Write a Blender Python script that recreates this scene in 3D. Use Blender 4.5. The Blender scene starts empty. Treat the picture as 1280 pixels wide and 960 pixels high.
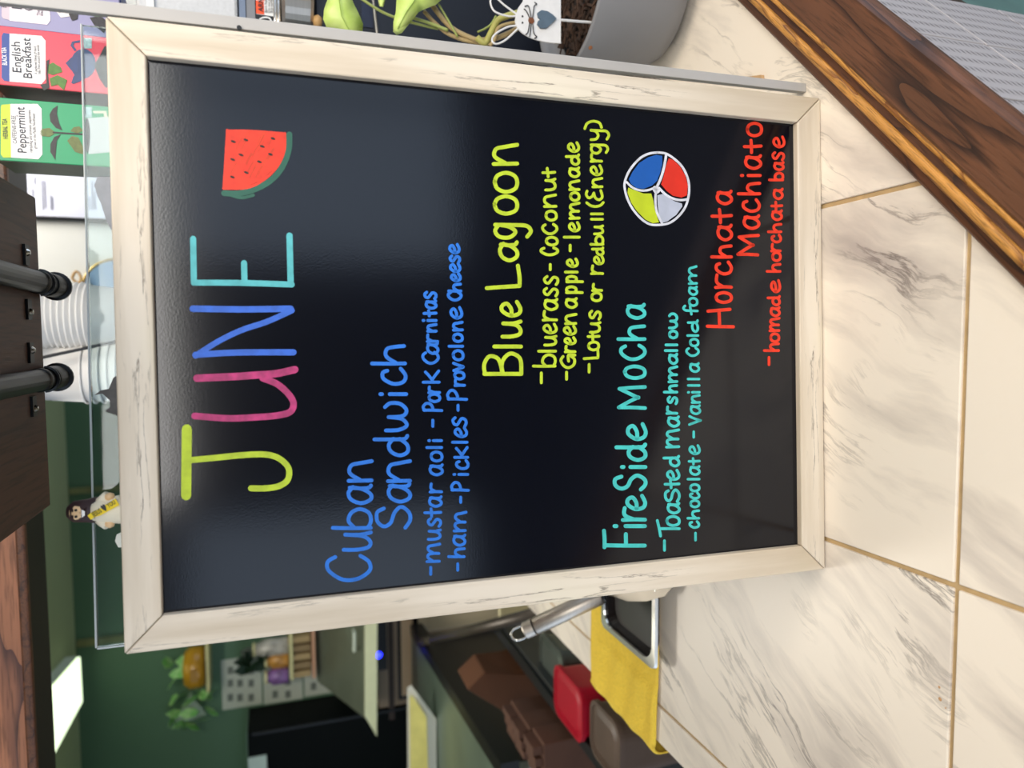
import bpy, bmesh, math, random
from mathutils import Vector, Matrix
random.seed(7)
C = bpy.context.scene.collection
Z0 = 1.07                                   # height of the tiled counter above the floor
# ------------------------------------------------------------------ camera
F_PX = 887.0
YAW, PITCH, ROLL = math.radians(3.93), math.radians(18.66), math.radians(1.60)
CAM = Vector((0, 0, Z0 + 0.5066))
fwd = Vector((-math.sin(YAW)*math.cos(PITCH), math.cos(YAW)*math.cos(PITCH), -math.sin(PITCH)))
r0 = Vector((math.cos(YAW), math.sin(YAW), 0)); d0 = fwd.cross(r0)
rgt = r0*math.cos(ROLL) + d0*math.sin(ROLL)
dwn = -r0*math.sin(ROLL) + d0*math.cos(ROLL)
cd = bpy.data.cameras.new('camera'); cam = bpy.data.objects.new('camera', cd); C.objects.link(cam)
# the phone was held on its side: the picture's right is the room's down
M = Matrix.Identity(4)
for i in range(3):
    M[i][0] = dwn[i]; M[i][1] = rgt[i]; M[i][2] = -fwd[i]; M[i][3] = CAM[i]
cam.matrix_world = M
cd.sensor_width = 36; cd.lens = 36*F_PX/1280; cd.clip_start = 0.02; cd.clip_end = 60
cd.dof.use_dof = True; cd.dof.focus_distance = 0.66; cd.dof.aperture_fstop = 5.0
bpy.context.scene.camera = cam
# ------------------------------------------------------------------ light
w = bpy.data.worlds.new('world'); bpy.context.scene.world = w; w.use_nodes = True
w.node_tree.nodes['Background'].inputs[0].default_value = (0.66, 0.80, 1.0, 1)
w.node_tree.nodes['Background'].inputs[1].default_value = 1.2
def area(name, loc, aim, size, power, col, sy=None):
    l = bpy.data.lights.new(name, 'AREA'); l.energy = power; l.color = col; l.size = size
    if sy: l.shape = 'RECTANGLE'; l.size_y = sy
    o = bpy.data.objects.new(name, l); C.objects.link(o); o.location = loc
    o.rotation_euler = (Vector(aim)-Vector(loc)).to_track_quat('-Z', 'Y').to_euler()
    return o
area('window_light', (0.4, -1.3, 2.44), (0.2, 0.6, 1.1), 1.6, 32, (1.0, 0.97, 0.93), 1.0)
area('counter_ceiling_light', (0.55, 0.1, 2.42), (0.15, 0.55, 1.07), 0.5, 8, (1.0, 0.91, 0.78), 0.5)
area('kitchen_ceiling_light', (0.5, 1.40, 2.46), (0.4, 1.5, 1.4), 0.4, 7.5, (1.0, 0.97, 0.92), 0.4)
area('kitchen_left_light', (-1.05, 2.2, 2.44), (-1.1, 2.2, 1.0), 0.5, 11, (1.0, 0.95, 0.86), 0.5)  # unseen lamp, placed to brighten the dark storage at the left
vs = bpy.context.scene.view_settings
vs.view_transform = 'Standard'; vs.look = 'None'; vs.gamma = 1; vs.use_curve_mapping = False; vs.exposure = 0.74
# ------------------------------------------------------------------ helpers
def ray(px, py):
    "direction through a point of the 1280x960 photograph"
    return rgt*((960-py-480)/F_PX) + dwn*((px-640)/F_PX) + fwd
def atY(px, py, y):
    d = ray(px, py); return CAM + d*(y/d.y)
def atZ(px, py, z):
    d = ray(px, py); return CAM + d*((Z0+z-CAM.z)/d.z)
def atP(px, py, p, n):
    d = ray(px, py); return CAM + d*((p-CAM).dot(n)/d.dot(n))
def srgb(c):
    return tuple(((v/255)/12.92 if v/255 <= .04045 else ((v/255+.055)/1.055)**2.4) for v in c)+(1,)
MATS = {}; KEEP = set()
def mat(name, col, rough=.5, metal=0, var=0.0, scale=20, stretch=(1,1,1), bump=0, emit=0, col2=None, spec=.5, coat=0, trans=0, alpha=1, ior=1.45, detail=4, contrast=None):
    if name in MATS: return MATS[name]
    m = bpy.data.materials.new(name); m.use_nodes = True; nt = m.node_tree; b = nt.nodes['Principled BSDF']
    c = srgb(col); b.inputs['Base Color'].default_value = c
    b.inputs['Roughness'].default_value = rough; b.inputs['Metallic'].default_value = metal
    b.inputs['Specular IOR Level'].default_value = spec; b.inputs['Coat Weight'].default_value = coat
    b.inputs['Transmission Weight'].default_value = trans; b.inputs['Alpha'].default_value = alpha; b.inputs['IOR'].default_value = ior
    if emit:
        b.inputs['Emission Color'].default_value = c; b.inputs['Emission Strength'].default_value = emit
    if var or bump or col2:
        tc = nt.nodes.new('ShaderNodeTexCoord'); mp = nt.nodes.new('ShaderNodeMapping'); mp.inputs['Scale'].default_value = stretch
        nz = nt.nodes.new('ShaderNodeTexNoise'); nz.inputs['Scale'].default_value = scale; nz.inputs['Detail'].default_value = detail
        nt.links.new(tc.outputs['Object'], mp.inputs[0]); nt.links.new(mp.outputs[0], nz.inputs['Vector'])
        if var or col2:
            r = nt.nodes.new('ShaderNodeValToRGB')
            a, z = contrast or (.3, .7)
            r.color_ramp.elements[0].position = a; r.color_ramp.elements[1].position = z
            c2 = srgb(col2) if col2 else tuple(v*(1-var) for v in c[:3])+(1,)
            r.color_ramp.elements[0].color = c2
            r.color_ramp.elements[1].color = c
            nt.links.new(nz.outputs[0], r.inputs[0]); nt.links.new(r.outputs[0], b.inputs['Base Color'])
        if bump:
            bp = nt.nodes.new('ShaderNodeBump'); bp.inputs['Strength'].default_value = bump; bp.inputs['Distance'].default_value = .002
            nt.links.new(nz.outputs[0], bp.inputs['Height']); nt.links.new(bp.outputs[0], b.inputs['Normal'])
    MATS[name] = m; return m
def tag(o, label=None, cat=None, group=None, kind=None):
    for k, v in (('label', label), ('category', cat), ('group', group), ('kind', kind)):
        if v: o[k] = v
    return o
def empty(name, loc, label=None, cat=None, group=None, kind=None):
    o = bpy.data.objects.new(name, None); C.objects.link(o); o.location = loc; o.empty_display_size = .02
    return tag(o, label, cat, group, kind)
def put(name, bm, m, parent=None, smooth=False, label=None, bevel=0, segs=2):
    "link a bmesh given in world coordinates as one mesh object"
    me = bpy.data.meshes.new(name)
    if id(bm) in KEEP: KEEP.discard(id(bm))
    else: bmesh.ops.recalc_face_normals(bm, faces=bm.faces[:])
    if bm.verts:
        c = sum((v.co for v in bm.verts), Vector())/len(bm.verts)
    else: c = Vector()
    if parent is None:
        lo = min(v.co.z for v in bm.verts); c.z = lo
    for v in bm.verts: v.co -= c
    bm.to_mesh(me); bm.free()
    if smooth:
        for p in me.polygons: p.use_smooth = True
    o = bpy.data.objects.new(name, me); C.objects.link(o); me.materials.append(m)
    o.location = c
    if parent is not None:
        q = parent; off = Vector()
        while q is not None:
            off += q.location; q = q.parent
        o.parent = parent; o.location = c-off
    if bevel:
        bv = o.modifiers.new('bevel', 'BEVEL'); bv.width = bevel; bv.segments = segs; bv.limit_method = 'ANGLE'
    if label: o['label'] = label
    return o
def B(): return bmesh.new()
def box(bm, lo, hi, mtx=None):
    vs_ = [Vector((x, y, z)) for x in (lo[0], hi[0]) for y in (lo[1], hi[1]) for z in (lo[2], hi[2])]
    if mtx is not None: vs_ = [mtx @ v for v in vs_]
    v = [bm.verts.new(p) for p in vs_]
    for f in ((0,1,3,2),(4,6,7,5),(0,4,5,1),(2,3,7,6),(0,2,6,4),(1,5,7,3)): bm.faces.new([v[i] for i in f])
    return bm
def hexa(bm, front, back):
    "solid between two matching polygons"
    a = [bm.verts.new(p) for p in front]; b = [bm.verts.new(p) for p in back]; n = len(a)
    bm.faces.new(a); bm.faces.new(b[::-1])
    for i in range(n): bm.faces.new((a[i], b[i], b[(i+1) % n], a[(i+1) % n]))
    return bm
def prism(bm, pts, off):
    return hexa(bm, [Vector(p) for p in pts], [Vector(p)+Vector(off) for p in pts])
def tube(bm, pts, rad, n=10, cap=True, closed=False):
    pts = [Vector(p) for p in pts]; N = len(pts)
    rs = rad if isinstance(rad, (list, tuple)) else [rad]*N
    t = (pts[1]-pts[0]).normalized(); up = Vector((0,0,1)) if abs(t.z) < .9 else Vector((1,0,0))
    u = t.cross(up).normalized(); rings = []
    for i, p in enumerate(pts):
        if closed: t = (pts[(i+1) % N]-pts[i-1]).normalized()
        else: t = (pts[min(i+1, N-1)]-pts[max(i-1, 0)]).normalized()
        u = (u - t*u.dot(t)).normalized(); v = t.cross(u)
        rings.append([bm.verts.new(p+(u*math.cos(a)+v*math.sin(a))*rs[i]) for a in [2*math.pi*k/n for k in range(n)]])
    for i in range(N if closed else N-1):
        a, b = rings[i], rings[(i+1) % N]
        for k in range(n): bm.faces.new((a[k], a[(k+1) % n], b[(k+1) % n], b[k]))
    if cap and not closed:
        bm.faces.new(rings[0][::-1]); bm.faces.new(rings[-1])
    return bm
def lathe(bm, prof, c, n=32, axis=None, cap=True):
    "prof = [(radius, height)] turned around the vertical (or another axis) through c"
    c = Vector(c); ax = (axis or Vector((0,0,1))).normalized()
    u = ax.orthogonal().normalized(); v = ax.cross(u); rings = []
    for r, h in prof:
        if r < 1e-6: rings.append([bm.verts.new(c+ax*h)])
        else: rings.append([bm.verts.new(c+ax*h+(u*math.cos(2*math.pi*k/n)+v*math.sin(2*math.pi*k/n))*r) for k in range(n)])
    for a, b in zip(rings, rings[1:]):
        for k in range(n):
            l = [a[k % len(a)], a[(k+1) % len(a)], b[(k+1) % len(b)], b[k % len(b)]]
            f = []
            for x in l:
                if x not in f: f.append(x)
            if len(f) > 2: bm.faces.new(f)
    return bm
def catmull(p, n=6):
    if len(p) < 3: return list(p)
    q = [p[0]]+list(p)+[p[-1]]; out = []
    for i in range(1, len(q)-2):
        a, b, c, d = q[i-1], q[i], q[i+1], q[i+2]
        for k in range(n):
            t = k/n
            out.append(tuple(.5*((2*b[j])+(-a[j]+c[j])*t+(2*a[j]-5*b[j]+4*c[j]-d[j])*t*t+(-a[j]+3*b[j]-3*c[j]+d[j])*t**3) for j in range(len(b))))
    out.append(tuple(p[-1])); return out
def clip(poly, nx, ny, d):
    "keep nx*x+ny*y<=d"
    out = []
    for i in range(len(poly)):
        a, b = poly[i], poly[(i+1) % len(poly)]
        da, db = nx*a[0]+ny*a[1]-d, nx*b[0]+ny*b[1]-d
        if da <= 0: out.append(a)
        if (da < 0 < db) or (db < 0 < da):
            t = da/(da-db); out.append((a[0]+(b[0]-a[0])*t, a[1]+(b[1]-a[1])*t))
    return out
def text(s, origin, ex, ey, size, m, parent, lift, name='lettering', width=None):
    "flat print: letters of the built-in font laid on a surface (ex = reading direction, ey = up)"
    cu = bpy.data.curves.new(name, 'FONT'); cu.body = s; cu.size = size; cu.resolution_u = 2; cu.offset = size*.012
    ob = bpy.data.objects.new('tmp', cu); C.objects.link(ob)
    me = bpy.data.meshes.new_from_object(ob.evaluated_get(bpy.context.evaluated_depsgraph_get())); bpy.data.objects.remove(ob)
    bm = B(); bm.from_mesh(me); bpy.data.meshes.remove(me)
    n = ex.cross(ey).normalized()
    sx = 1
    if width:
        xs = [v.co.x for v in bm.verts]; sx = width/max(1e-6, max(xs)-min(xs))
    for v in bm.verts: v.co = origin + ex*(v.co.x*sx) + ey*v.co.y + n*lift
    KEEP.add(id(bm))
    return put(name, bm, m, parent)
# ------------------------------------------------------------------ materials
def marble():
    m = bpy.data.materials.new('marble_tile'); m.use_nodes = True; nt = m.node_tree; b = nt.nodes['Principled BSDF']; L = nt.links.new
    def N(t, **k):
        n = nt.nodes.new(t)
        for a, v in k.items(): n.inputs[a.replace('_', ' ')].default_value = v
        return n
    tc = N('ShaderNodeTexCoord'); oi = N('ShaderNodeObjectInfo')
    geo = N('ShaderNodeNewGeometry')
    add = N('ShaderNodeVectorMath'); add.operation = 'MULTIPLY_ADD'
    L(oi.outputs['Random'], add.inputs[0]); add.inputs[1].default_value = (7, 3, 5); L(geo.outputs['Position'], add.inputs[2])
    mp = N('ShaderNodeMapping'); mp.inputs['Rotation'].default_value = (0, 0, math.radians(-62)); L(add.outputs[0], mp.inputs[0])
    wz = N('ShaderNodeTexNoise', Scale=5.0, Detail=3.0); L(mp.outputs[0], wz.inputs['Vector'])
    sc = N('ShaderNodeVectorMath'); sc.operation = 'SCALE'; sc.inputs[3].default_value = .10; L(wz.outputs['Color'], sc.inputs[0])
    ad = N('ShaderNodeVectorMath'); ad.operation = 'ADD'; L(mp.outputs[0], ad.inputs[0]); L(sc.outputs[0], ad.inputs[1])
    st = N('ShaderNodeMapping'); st.inputs['Scale'].default_value = (1.0, 7.0, 1); L(ad.outputs[0], st.inputs[0])
    n1 = N('ShaderNodeTexNoise', Scale=3.2, Detail=8.0, Roughness=.62); L(st.outputs[0], n1.inputs['Vector'])
    # thin veins where the stretched noise crosses the middle
    s1 = N('ShaderNodeMath'); s1.operation = 'SUBTRACT'; s1.inputs[1].default_value = .5; L(n1.outputs[0], s1.inputs[0])
    a1 = N('ShaderNodeMath'); a1.operation = 'ABSOLUTE'; L(s1.outputs[0], a1.inputs[0])
    v1 = N('ShaderNodeMapRange'); v1.inputs[1].default_value = 0; v1.inputs[2].default_value = .022; v1.inputs[3].default_value = 1; v1.inputs[4].default_value = 0; L(a1.outputs[0], v1.inputs[0])
    n2 = N('ShaderNodeTexNoise', Scale=5.0, Detail=5.0); L(mp.outputs[0], n2.inputs['Vector'])
    v2 = N('ShaderNodeMapRange'); v2.inputs[1].default_value = .48; v2.inputs[2].default_value = .64; L(n2.outputs[0], v2.inputs[0])
    mu = N('ShaderNodeMath'); mu.operation = 'MULTIPLY'; L(v1.outputs[0], mu.inputs[0]); L(v2.outputs[0], mu.inputs[1])
    # broad soft grey streaks
    st2 = N('ShaderNodeMapping'); st2.inputs['Scale'].default_value = (1.0, 5.0, 1); st2.inputs['Location'].default_value = (3, 9, 0); L(ad.outputs[0], st2.inputs[0])
    n3 = N('ShaderNodeTexNoise', Scale=3.0, Detail=6.0, Roughness=.6); L(st2.outputs[0], n3.inputs['Vector'])
    v3 = N('ShaderNodeMapRange'); v3.inputs[1].default_value = .48; v3.inputs[2].default_value = .74; v3.inputs[4].default_value = .62; L(n3.outputs[0], v3.inputs[0])
    mx = N('ShaderNodeMix'); mx.data_type = 'RGBA'; mx.inputs[6].default_value = srgb((236, 224, 207)); mx.inputs[7].default_value = srgb((138, 126, 124)); L(v3.outputs[0], mx.inputs[0])
    mf = N('ShaderNodeMath'); mf.operation = 'MULTIPLY'; mf.inputs[1].default_value = .8; L(mu.outputs[0], mf.inputs[0])
    mx2 = N('ShaderNodeMix'); mx2.data_type = 'RGBA'; mx2.inputs[7].default_value = srgb((84, 72, 68)); L(mx.outputs[2], mx2.inputs[6]); L(mf.outputs[0], mx2.inputs[0])
    L(mx2.outputs[2], b.inputs['Base Color']); b.inputs['Roughness'].default_value = .38
    return m
def wood(name, base, dark, scale=1.0, rot=0, rough=.45, ring=14, amount=1.0, axis='X'):
    "oak: long wavy dark grain lines on a brown ground, grain along local x after rotation"
    m = bpy.data.materials.new(name); m.use_nodes = True; nt = m.node_tree; b = nt.nodes['Principled BSDF']; L = nt.links.new
    geo = nt.nodes.new('ShaderNodeNewGeometry'); mp = nt.nodes.new('ShaderNodeMapping'); mp.inputs['Rotation'].default_value = (0, 0, -rot) if axis == 'X' else (0, math.pi/2, 0)
    L(geo.outputs['Position'], mp.inputs[0])
    s = nt.nodes.new('ShaderNodeMapping'); s.inputs['Scale'].default_value = (.12*scale, 1*scale, 1*scale); L(mp.outputs[0], s.inputs[0])
    nz = nt.nodes.new('ShaderNodeTexNoise'); nz.inputs['Scale'].default_value = 9; nz.inputs['Detail'].default_value = 3; L(s.outputs[0], nz.inputs['Vector'])
    k = nt.nodes.new('ShaderNodeMath'); k.operation = 'MULTIPLY'; k.inputs[1].default_value = ring; L(nz.outputs[0], k.inputs[0])
    fr = nt.nodes.new('ShaderNodeMath'); fr.operation = 'FRACT'; L(k.outputs[0], fr.inputs[0])
    r = nt.nodes.new('ShaderNodeValToRGB'); r.color_ramp.elements[0].position = 0; r.color_ramp.elements[0].color = srgb(dark)
    r.color_ramp.elements[1].position = .30*amount; r.color_ramp.elements[1].color = srgb(base); e = r.color_ramp.elements.new(1.0); e.color = srgb([v*.86 for v in base]); L(fr.outputs[0], r.inputs[0])
    s2 = nt.nodes.new('ShaderNodeMapping'); s2.inputs['Scale'].default_value = (8*scale, 130*scale, 130*scale); L(mp.outputs[0], s2.inputs[0])
    n2 = nt.nodes.new('ShaderNodeTexNoise'); n2.inputs['Scale'].default_value = 2.5; n2.inputs['Detail'].default_value = 4; L(s2.outputs[0], n2.inputs['Vector'])
    v = nt.nodes.new('ShaderNodeMapRange'); v.inputs[1].default_value = .35; v.inputs[2].default_value = .52; v.inputs[3].default_value = .55; v.inputs[4].default_value = 1.05; L(n2.outputs[0], v.inputs[0])
    mx = nt.nodes.new('ShaderNodeVectorMath'); mx.operation = 'SCALE'; L(r.outputs[0], mx.inputs[0]); L(v.outputs[0], mx.inputs[3])
    L(mx.outputs[0], b.inputs['Base Color']); b.inputs['Roughness'].default_value = rough
    bp = nt.nodes.new('ShaderNodeBump'); bp.inputs['Strength'].default_value = .25; bp.inputs['Distance'].default_value = .001; L(n2.outputs[0], bp.inputs['Height']); L(bp.outputs[0], b.inputs['Normal'])
    return m
def whitewash(name, vertical):
    m = bpy.data.materials.new(name); m.use_nodes = True; nt = m.node_tree; b = nt.nodes['Principled BSDF']; L = nt.links.new
    tc = nt.nodes.new('ShaderNodeTexCoord'); s = nt.nodes.new('ShaderNodeMapping')
    s.inputs['Scale'].default_value = (8, 8, .55) if vertical else (.55, 8, 8); L(tc.outputs['Object'], s.inputs[0])
    wz = nt.nodes.new('ShaderNodeTexNoise'); wz.inputs['Scale'].default_value = 7; wz.inputs['Detail'].default_value = 8; wz.inputs['Roughness'].default_value = .6; L(s.outputs[0], wz.inputs['Vector'])
    a = nt.nodes.new('ShaderNodeMath'); a.operation = 'SUBTRACT'; a.inputs[1].default_value = .5; L(wz.outputs[0], a.inputs[0])
    a2 = nt.nodes.new('ShaderNodeMath'); a2.operation = 'ABSOLUTE'; L(a.outputs[0], a2.inputs[0])
    v = nt.nodes.new('ShaderNodeMapRange'); v.inputs[2].default_value = .013; v.inputs[3].default_value = 1; v.inputs[4].default_value = 0; L(a2.outputs[0], v.inputs[0])
    n2 = nt.nodes.new('ShaderNodeTexNoise'); n2.inputs['Scale'].default_value = 5; n2.inputs['Detail'].default_value = 5; L(s.outputs[0], n2.inputs['Vector'])
    v2 = nt.nodes.new('ShaderNodeMapRange'); v2.inputs[1].default_value = .52; v2.inputs[2].default_value = .62; L(n2.outputs[0], v2.inputs[0])
    mu = nt.nodes.new('ShaderNodeMath'); mu.operation = 'MULTIPLY'; L(v.outputs[0], mu.inputs[0]); L(v2.outputs[0], mu.inputs[1])
    n3 = nt.nodes.new('ShaderNodeTexNoise'); n3.inputs['Scale'].default_value = 5; n3.inputs['Detail'].default_value = 6; L(s.outputs[0], n3.inputs['Vector'])
    r = nt.nodes.new('ShaderNodeValToRGB'); r.color_ramp.elements[0].position = .32; r.color_ramp.elements[0].color = srgb((186, 168, 142)); r.color_ramp.elements[1].position = .62; r.color_ramp.elements[1].color = srgb((220, 207, 188)); L(n3.outputs[0], r.inputs[0])
    n4 = nt.nodes.new('ShaderNodeTexNoise'); n4.inputs['Scale'].default_value = 6; L(tc.outputs['Object'], n4.inputs['Vector'])
    g = nt.nodes.new('ShaderNodeMapRange'); g.inputs[1].default_value = .55; g.inputs[2].default_value = .75; g.inputs[4].default_value = .35; L(n4.outputs[0], g.inputs[0])
    m1 = nt.nodes.new('ShaderNodeMix'); m1.data_type = 'RGBA'; m1.inputs[7].default_value = srgb((214, 214, 170)); L(g.outputs[0], m1.inputs[0]); L(r.outputs[0], m1.inputs[6])
    m2 = nt.nodes.new('ShaderNodeMix'); m2.data_type = 'RGBA'; m2.inputs[7].default_value = srgb((88, 76, 66)); L(mu.outputs[0], m2.inputs[0]); L(m1.outputs[2], m2.inputs[6])
    L(m2.outputs[2], b.inputs['Base Color']); b.inputs['Roughness'].default_value = .6
    bp = nt.nodes.new('ShaderNodeBump'); bp.inputs['Strength'].default_value = .2; bp.inputs['Distance'].default_value = .001; L(n3.outputs[0], bp.inputs['Height']); L(bp.outputs[0], b.inputs['Normal'])
    return m
def embossed():
    "pale grey tile face stamped with columns of small rings"
    m = bpy.data.materials.new('embossed_tile'); m.use_nodes = True; nt = m.node_tree; b = nt.nodes['Principled BSDF']; L = nt.links.new
    geo = nt.nodes.new('ShaderNodeNewGeometry'); mp = nt.nodes.new('ShaderNodeMapping'); mp.inputs['Rotation'].default_value = (0, 0, -RANG); L(geo.outputs['Position'], mp.inputs[0])
    w1 = nt.nodes.new('ShaderNodeTexWave'); w1.inputs['Scale'].default_value = 17; w1.inputs['Distortion'].default_value = .6; w1.inputs['Detail Scale'].default_value = 60; L(mp.outputs[0], w1.inputs['Vector'])
    w2 = nt.nodes.new('ShaderNodeTexWave'); w2.bands_direction = 'Z'; w2.inputs['Scale'].default_value = 48; w2.inputs['Distortion'].default_value = 2.2; w2.inputs['Detail Scale'].default_value = 90; L(mp.outputs[0], w2.inputs['Vector'])
    mu = nt.nodes.new('ShaderNodeMath'); mu.operation = 'MULTIPLY'; L(w1.outputs[1], mu.inputs[0]); L(w2.outputs[1], mu.inputs[1])
    r = nt.nodes.new('ShaderNodeValToRGB'); r.color_ramp.elements[0].color = srgb((176, 170, 170)); r.color_ramp.elements[1].color = srgb((118, 112, 112)); r.color_ramp.elements[0].position = .25; L(mu.outputs[0], r.inputs[0])
    L(r.outputs[0], b.inputs['Base Color']); b.inputs['Roughness'].default_value = .5
    bp_ = nt.nodes.new('ShaderNodeBump'); bp_.inputs['Strength'].default_value = .5; bp_.inputs['Distance'].default_value = .0008; L(mu.outputs[0], bp_.inputs['Height']); L(bp_.outputs[0], b.inputs['Normal'])
    return m
MARBLE = marble()
# rail line along the customer side of the counter
Pa, Pb = atZ(925, 0, 0), atZ(1280, 355, 0)
Rd = (Pa-Pb); Rd.z = 0; Rd.normalize(); Rn = Vector((Rd.y, -Rd.x, 0))      # Rn points to the customer side
RANG = math.atan2(Rd.y, Rd.x)
OAK_DARK = wood('dark_oak', (104, 66, 44), (44, 26, 20), 1.3, RANG, .4, 9)
OAK_LIT = wood('lit_oak', (206, 146, 70), (120, 72, 34), 3.0, RANG, .45, 12)  # warm light on the oak beads, put into their colour
OAK_EDGE = wood('edge_oak', (92, 56, 34), (48, 28, 20), 2.0, RANG, .45, 9)
OAK_TRIM = wood('red_oak', (158, 104, 74), (70, 44, 38), 0.8, 0, .5, 13)
GREEN = mat('green_paint', (88, 120, 92), .55, var=.08, scale=3)
CEIL = mat('ceiling_paint', (196, 204, 160), .8, var=.05, scale=4)
WHITEW = mat('white_paint', (226, 224, 216), .6, var=.04, scale=5)
BLACKM = mat('black_metal', (9, 9, 11), .42, 0, var=.3, scale=30)
BLACKP = mat('black_plastic', (14, 15, 18), .4, 0, var=.2, scale=25)
STEEL = mat('brushed_steel', (196, 186, 174), .42, 1, var=.12, scale=12, stretch=(1, 1, 30))
CHROME = mat('chrome', (215, 212, 206), .15, 1, var=.04, scale=6)
# ------------------------------------------------------------------ the setting
def struct(name, bm, m, **k):
    o = put(name, bm, m, **k); o['kind'] = 'structure'; return o
KX0, KX1, KY1, CZ = -3.4, 2.2, 3.8, Z0+1.43
fl = struct('floor', box(B(), (-3.5, -4.0, -.1), (3.6, 4.0, 0)), mat('floor_vinyl', (120, 112, 104), .6, var=.12, scale=6))
struct('ceiling', box(B(), (-3.5, 1.12, CZ), (2.3, 4.0, CZ+.1)), CEIL)
struct('wall_back', box(B(), (-3.5, KY1, 0), (2.3, KY1+.12, CZ)), GREEN)
struct('wall_left', box(B(), (-3.52, 1.2, 0), (KX0, KY1, CZ)), GREEN)
bm = B()
for q in (((-3.5, -3.9, 0), (-3.2, -3.8, CZ)), ((-.7, -3.9, 0), (.9, -3.8, CZ)), ((3.3, -3.9, 0), (3.6, -3.8, CZ)), ((-3.2, -3.9, 0), (-.7, -3.8, .45)), ((.9, -3.9, 0), (3.3, -3.8, .45)), ((-3.2, -3.9, 2.42), (-.7, -3.8, CZ)), ((.9, -3.9, 2.42), (3.3, -3.8, CZ))): box(bm, *q)
struct('wall_front', bm, mat('front_wall_paint', (120, 112, 100), .7, var=.05, scale=3))  # added unseen wall; openings and middle pier shaped for the board's reflections
for k, (xa, xb) in enumerate(((-3.2, -.7), (.9, 3.3))):
    bm = B()
    for x in (xa, (xa+xb)/2-.02, xb-.05): box(bm, (x, -3.88, .45), (x+.05, -3.82, 2.42))
    for z in (.45, 2.37): box(bm, (xa, -3.88, z), (xb, -3.82, z+.05))
    struct('window_%d' % (k+1), bm, mat('window_frame_paint', (60, 56, 52), .5, var=.05))
# white partition standing behind the counter on the right, with a bare wood end
PW = 1.72
xe = atY(90, 486, PW).x
struct('wall_right', box(B(), (xe, PW, 0), (2.3, PW+.10, CZ)), WHITEW)
struct('trim_1', box(B(), (xe-.012, PW-.008, 0), (xe, PW+.11, CZ)), mat('raw_pine', (176, 128, 76), .6, var=.2, scale=8, stretch=(6, 6, .5)))
# oak header over the service opening
hy = 1.12
zt = atY(45, 800, hy).z
struct('trim_2', box(B(), (-3.5, hy-.02, zt+.004), (2.3, hy, CZ+.1)), OAK_TRIM, bevel=.002)
struct('trim_3', box(B(), (-3.5, hy-.03, zt-.002), (2.3, hy-.0205, zt+.010)), OAK_EDGE, bevel=.003)
hz = atY(62, 800, hy+.14).z
struct('trim_4', box(B(), (-3.5, hy+.001, hz), (2.3, hy+.14, CZ)), mat('black_soffit', (34, 32, 28), .5, var=.3, scale=4, stretch=(1, 1, 6)))
# lit fluorescent fixture on the kitchen ceiling
a_ = [atZ(x, y, 1.37) for x, y in ((66, 948), (104, 877), (101, 819), (60, 866))]
fx = empty('ceiling_light', sum(a_, Vector())/4, 'long glowing white fluorescent fixture on the pale green kitchen ceiling', 'ceiling light')
bm = prism(B(), [(p.x, p.y, p.z+.012) for p in a_], (0, 0, .048)); put('housing', bm, mat('fixture_white', (220, 224, 205), .5, var=.03), fx)
cc = sum(a_, Vector())/4
put('diffuser', prism(B(), [cc+(p-cc)*.96 for p in a_], (0, 0, .0115)), mat('lit_diffuser', (236, 255, 214), .5, emit=.95), fx)
# ------------------------------------------------------------------ counter
TX, TY, TW, TD = -.1979, .4073, .3227, .6454
cl = -.575                                   # left end of the counter
dRail = Rn.dot(Vector((Pa.x, Pa.y, 0)))
def counter_poly(p):
    p = clip(p, -1, 0, -cl); p = clip(p, 0, 1, 1.42)
    return clip(p, Rn.x, Rn.y, dRail+.001) if p else p
ct = empty('tiled_counter', (0, .8, Z0-.04), 'counter of large cream marble-look tiles with tan grout under the chalkboard', 'counter')
gp = counter_poly([(-1, -.2), (2, -.2), (2, 1.5), (-1, 1.5)])
put('grout_bed', prism(B(), [(x, y, Z0-.0025) for x, y in gp], (0, 0, -.0365)), mat('tan_grout', (196, 166, 120), .8, var=.25, scale=60), ct)
put('base_cabinet', prism(B(), [(x*.99, y*.99, Z0-.0395) for x, y in gp], (0, 0, -(Z0-.0395))), mat('cabinet_paint', (120, 116, 106), .6, var=.1, scale=5), ct)
g = .0022
for i in range(-3, 6):
    for j in range(-2, 3):
        p = [(TX+i*TW+g, TY+j*TD+g), (TX+(i+1)*TW-g, TY+j*TD+g), (TX+(i+1)*TW-g, TY+(j+1)*TD-g), (TX+i*TW+g, TY+(j+1)*TD-g)]
        p = counter_poly(p)
        if len(p) < 3: continue
        ar = abs(sum(p[k][0]*p[(k+1) % len(p)][1]-p[(k+1) % len(p)][0]*p[k][1] for k in range(len(p))))/2
        if ar < 2e-4: continue
        put('tile', prism(B(), [(x, y, Z0) for x, y in p], (0, 0, -.0088)), MARBLE, ct, bevel=.0011, segs=2)
for x, y, r_ in ((1174, 859, .0011), (1175, 874, .0016), (1182, 885, .0007)):
    put('coffee_drop', lathe(B(), [(0, .0005), (r_*.7, .0004), (r_, 0)], atZ(x, y, .0001), 14), mat('coffee_drip', (196, 150, 104), .3, var=.1), ct, smooth=True)
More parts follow.
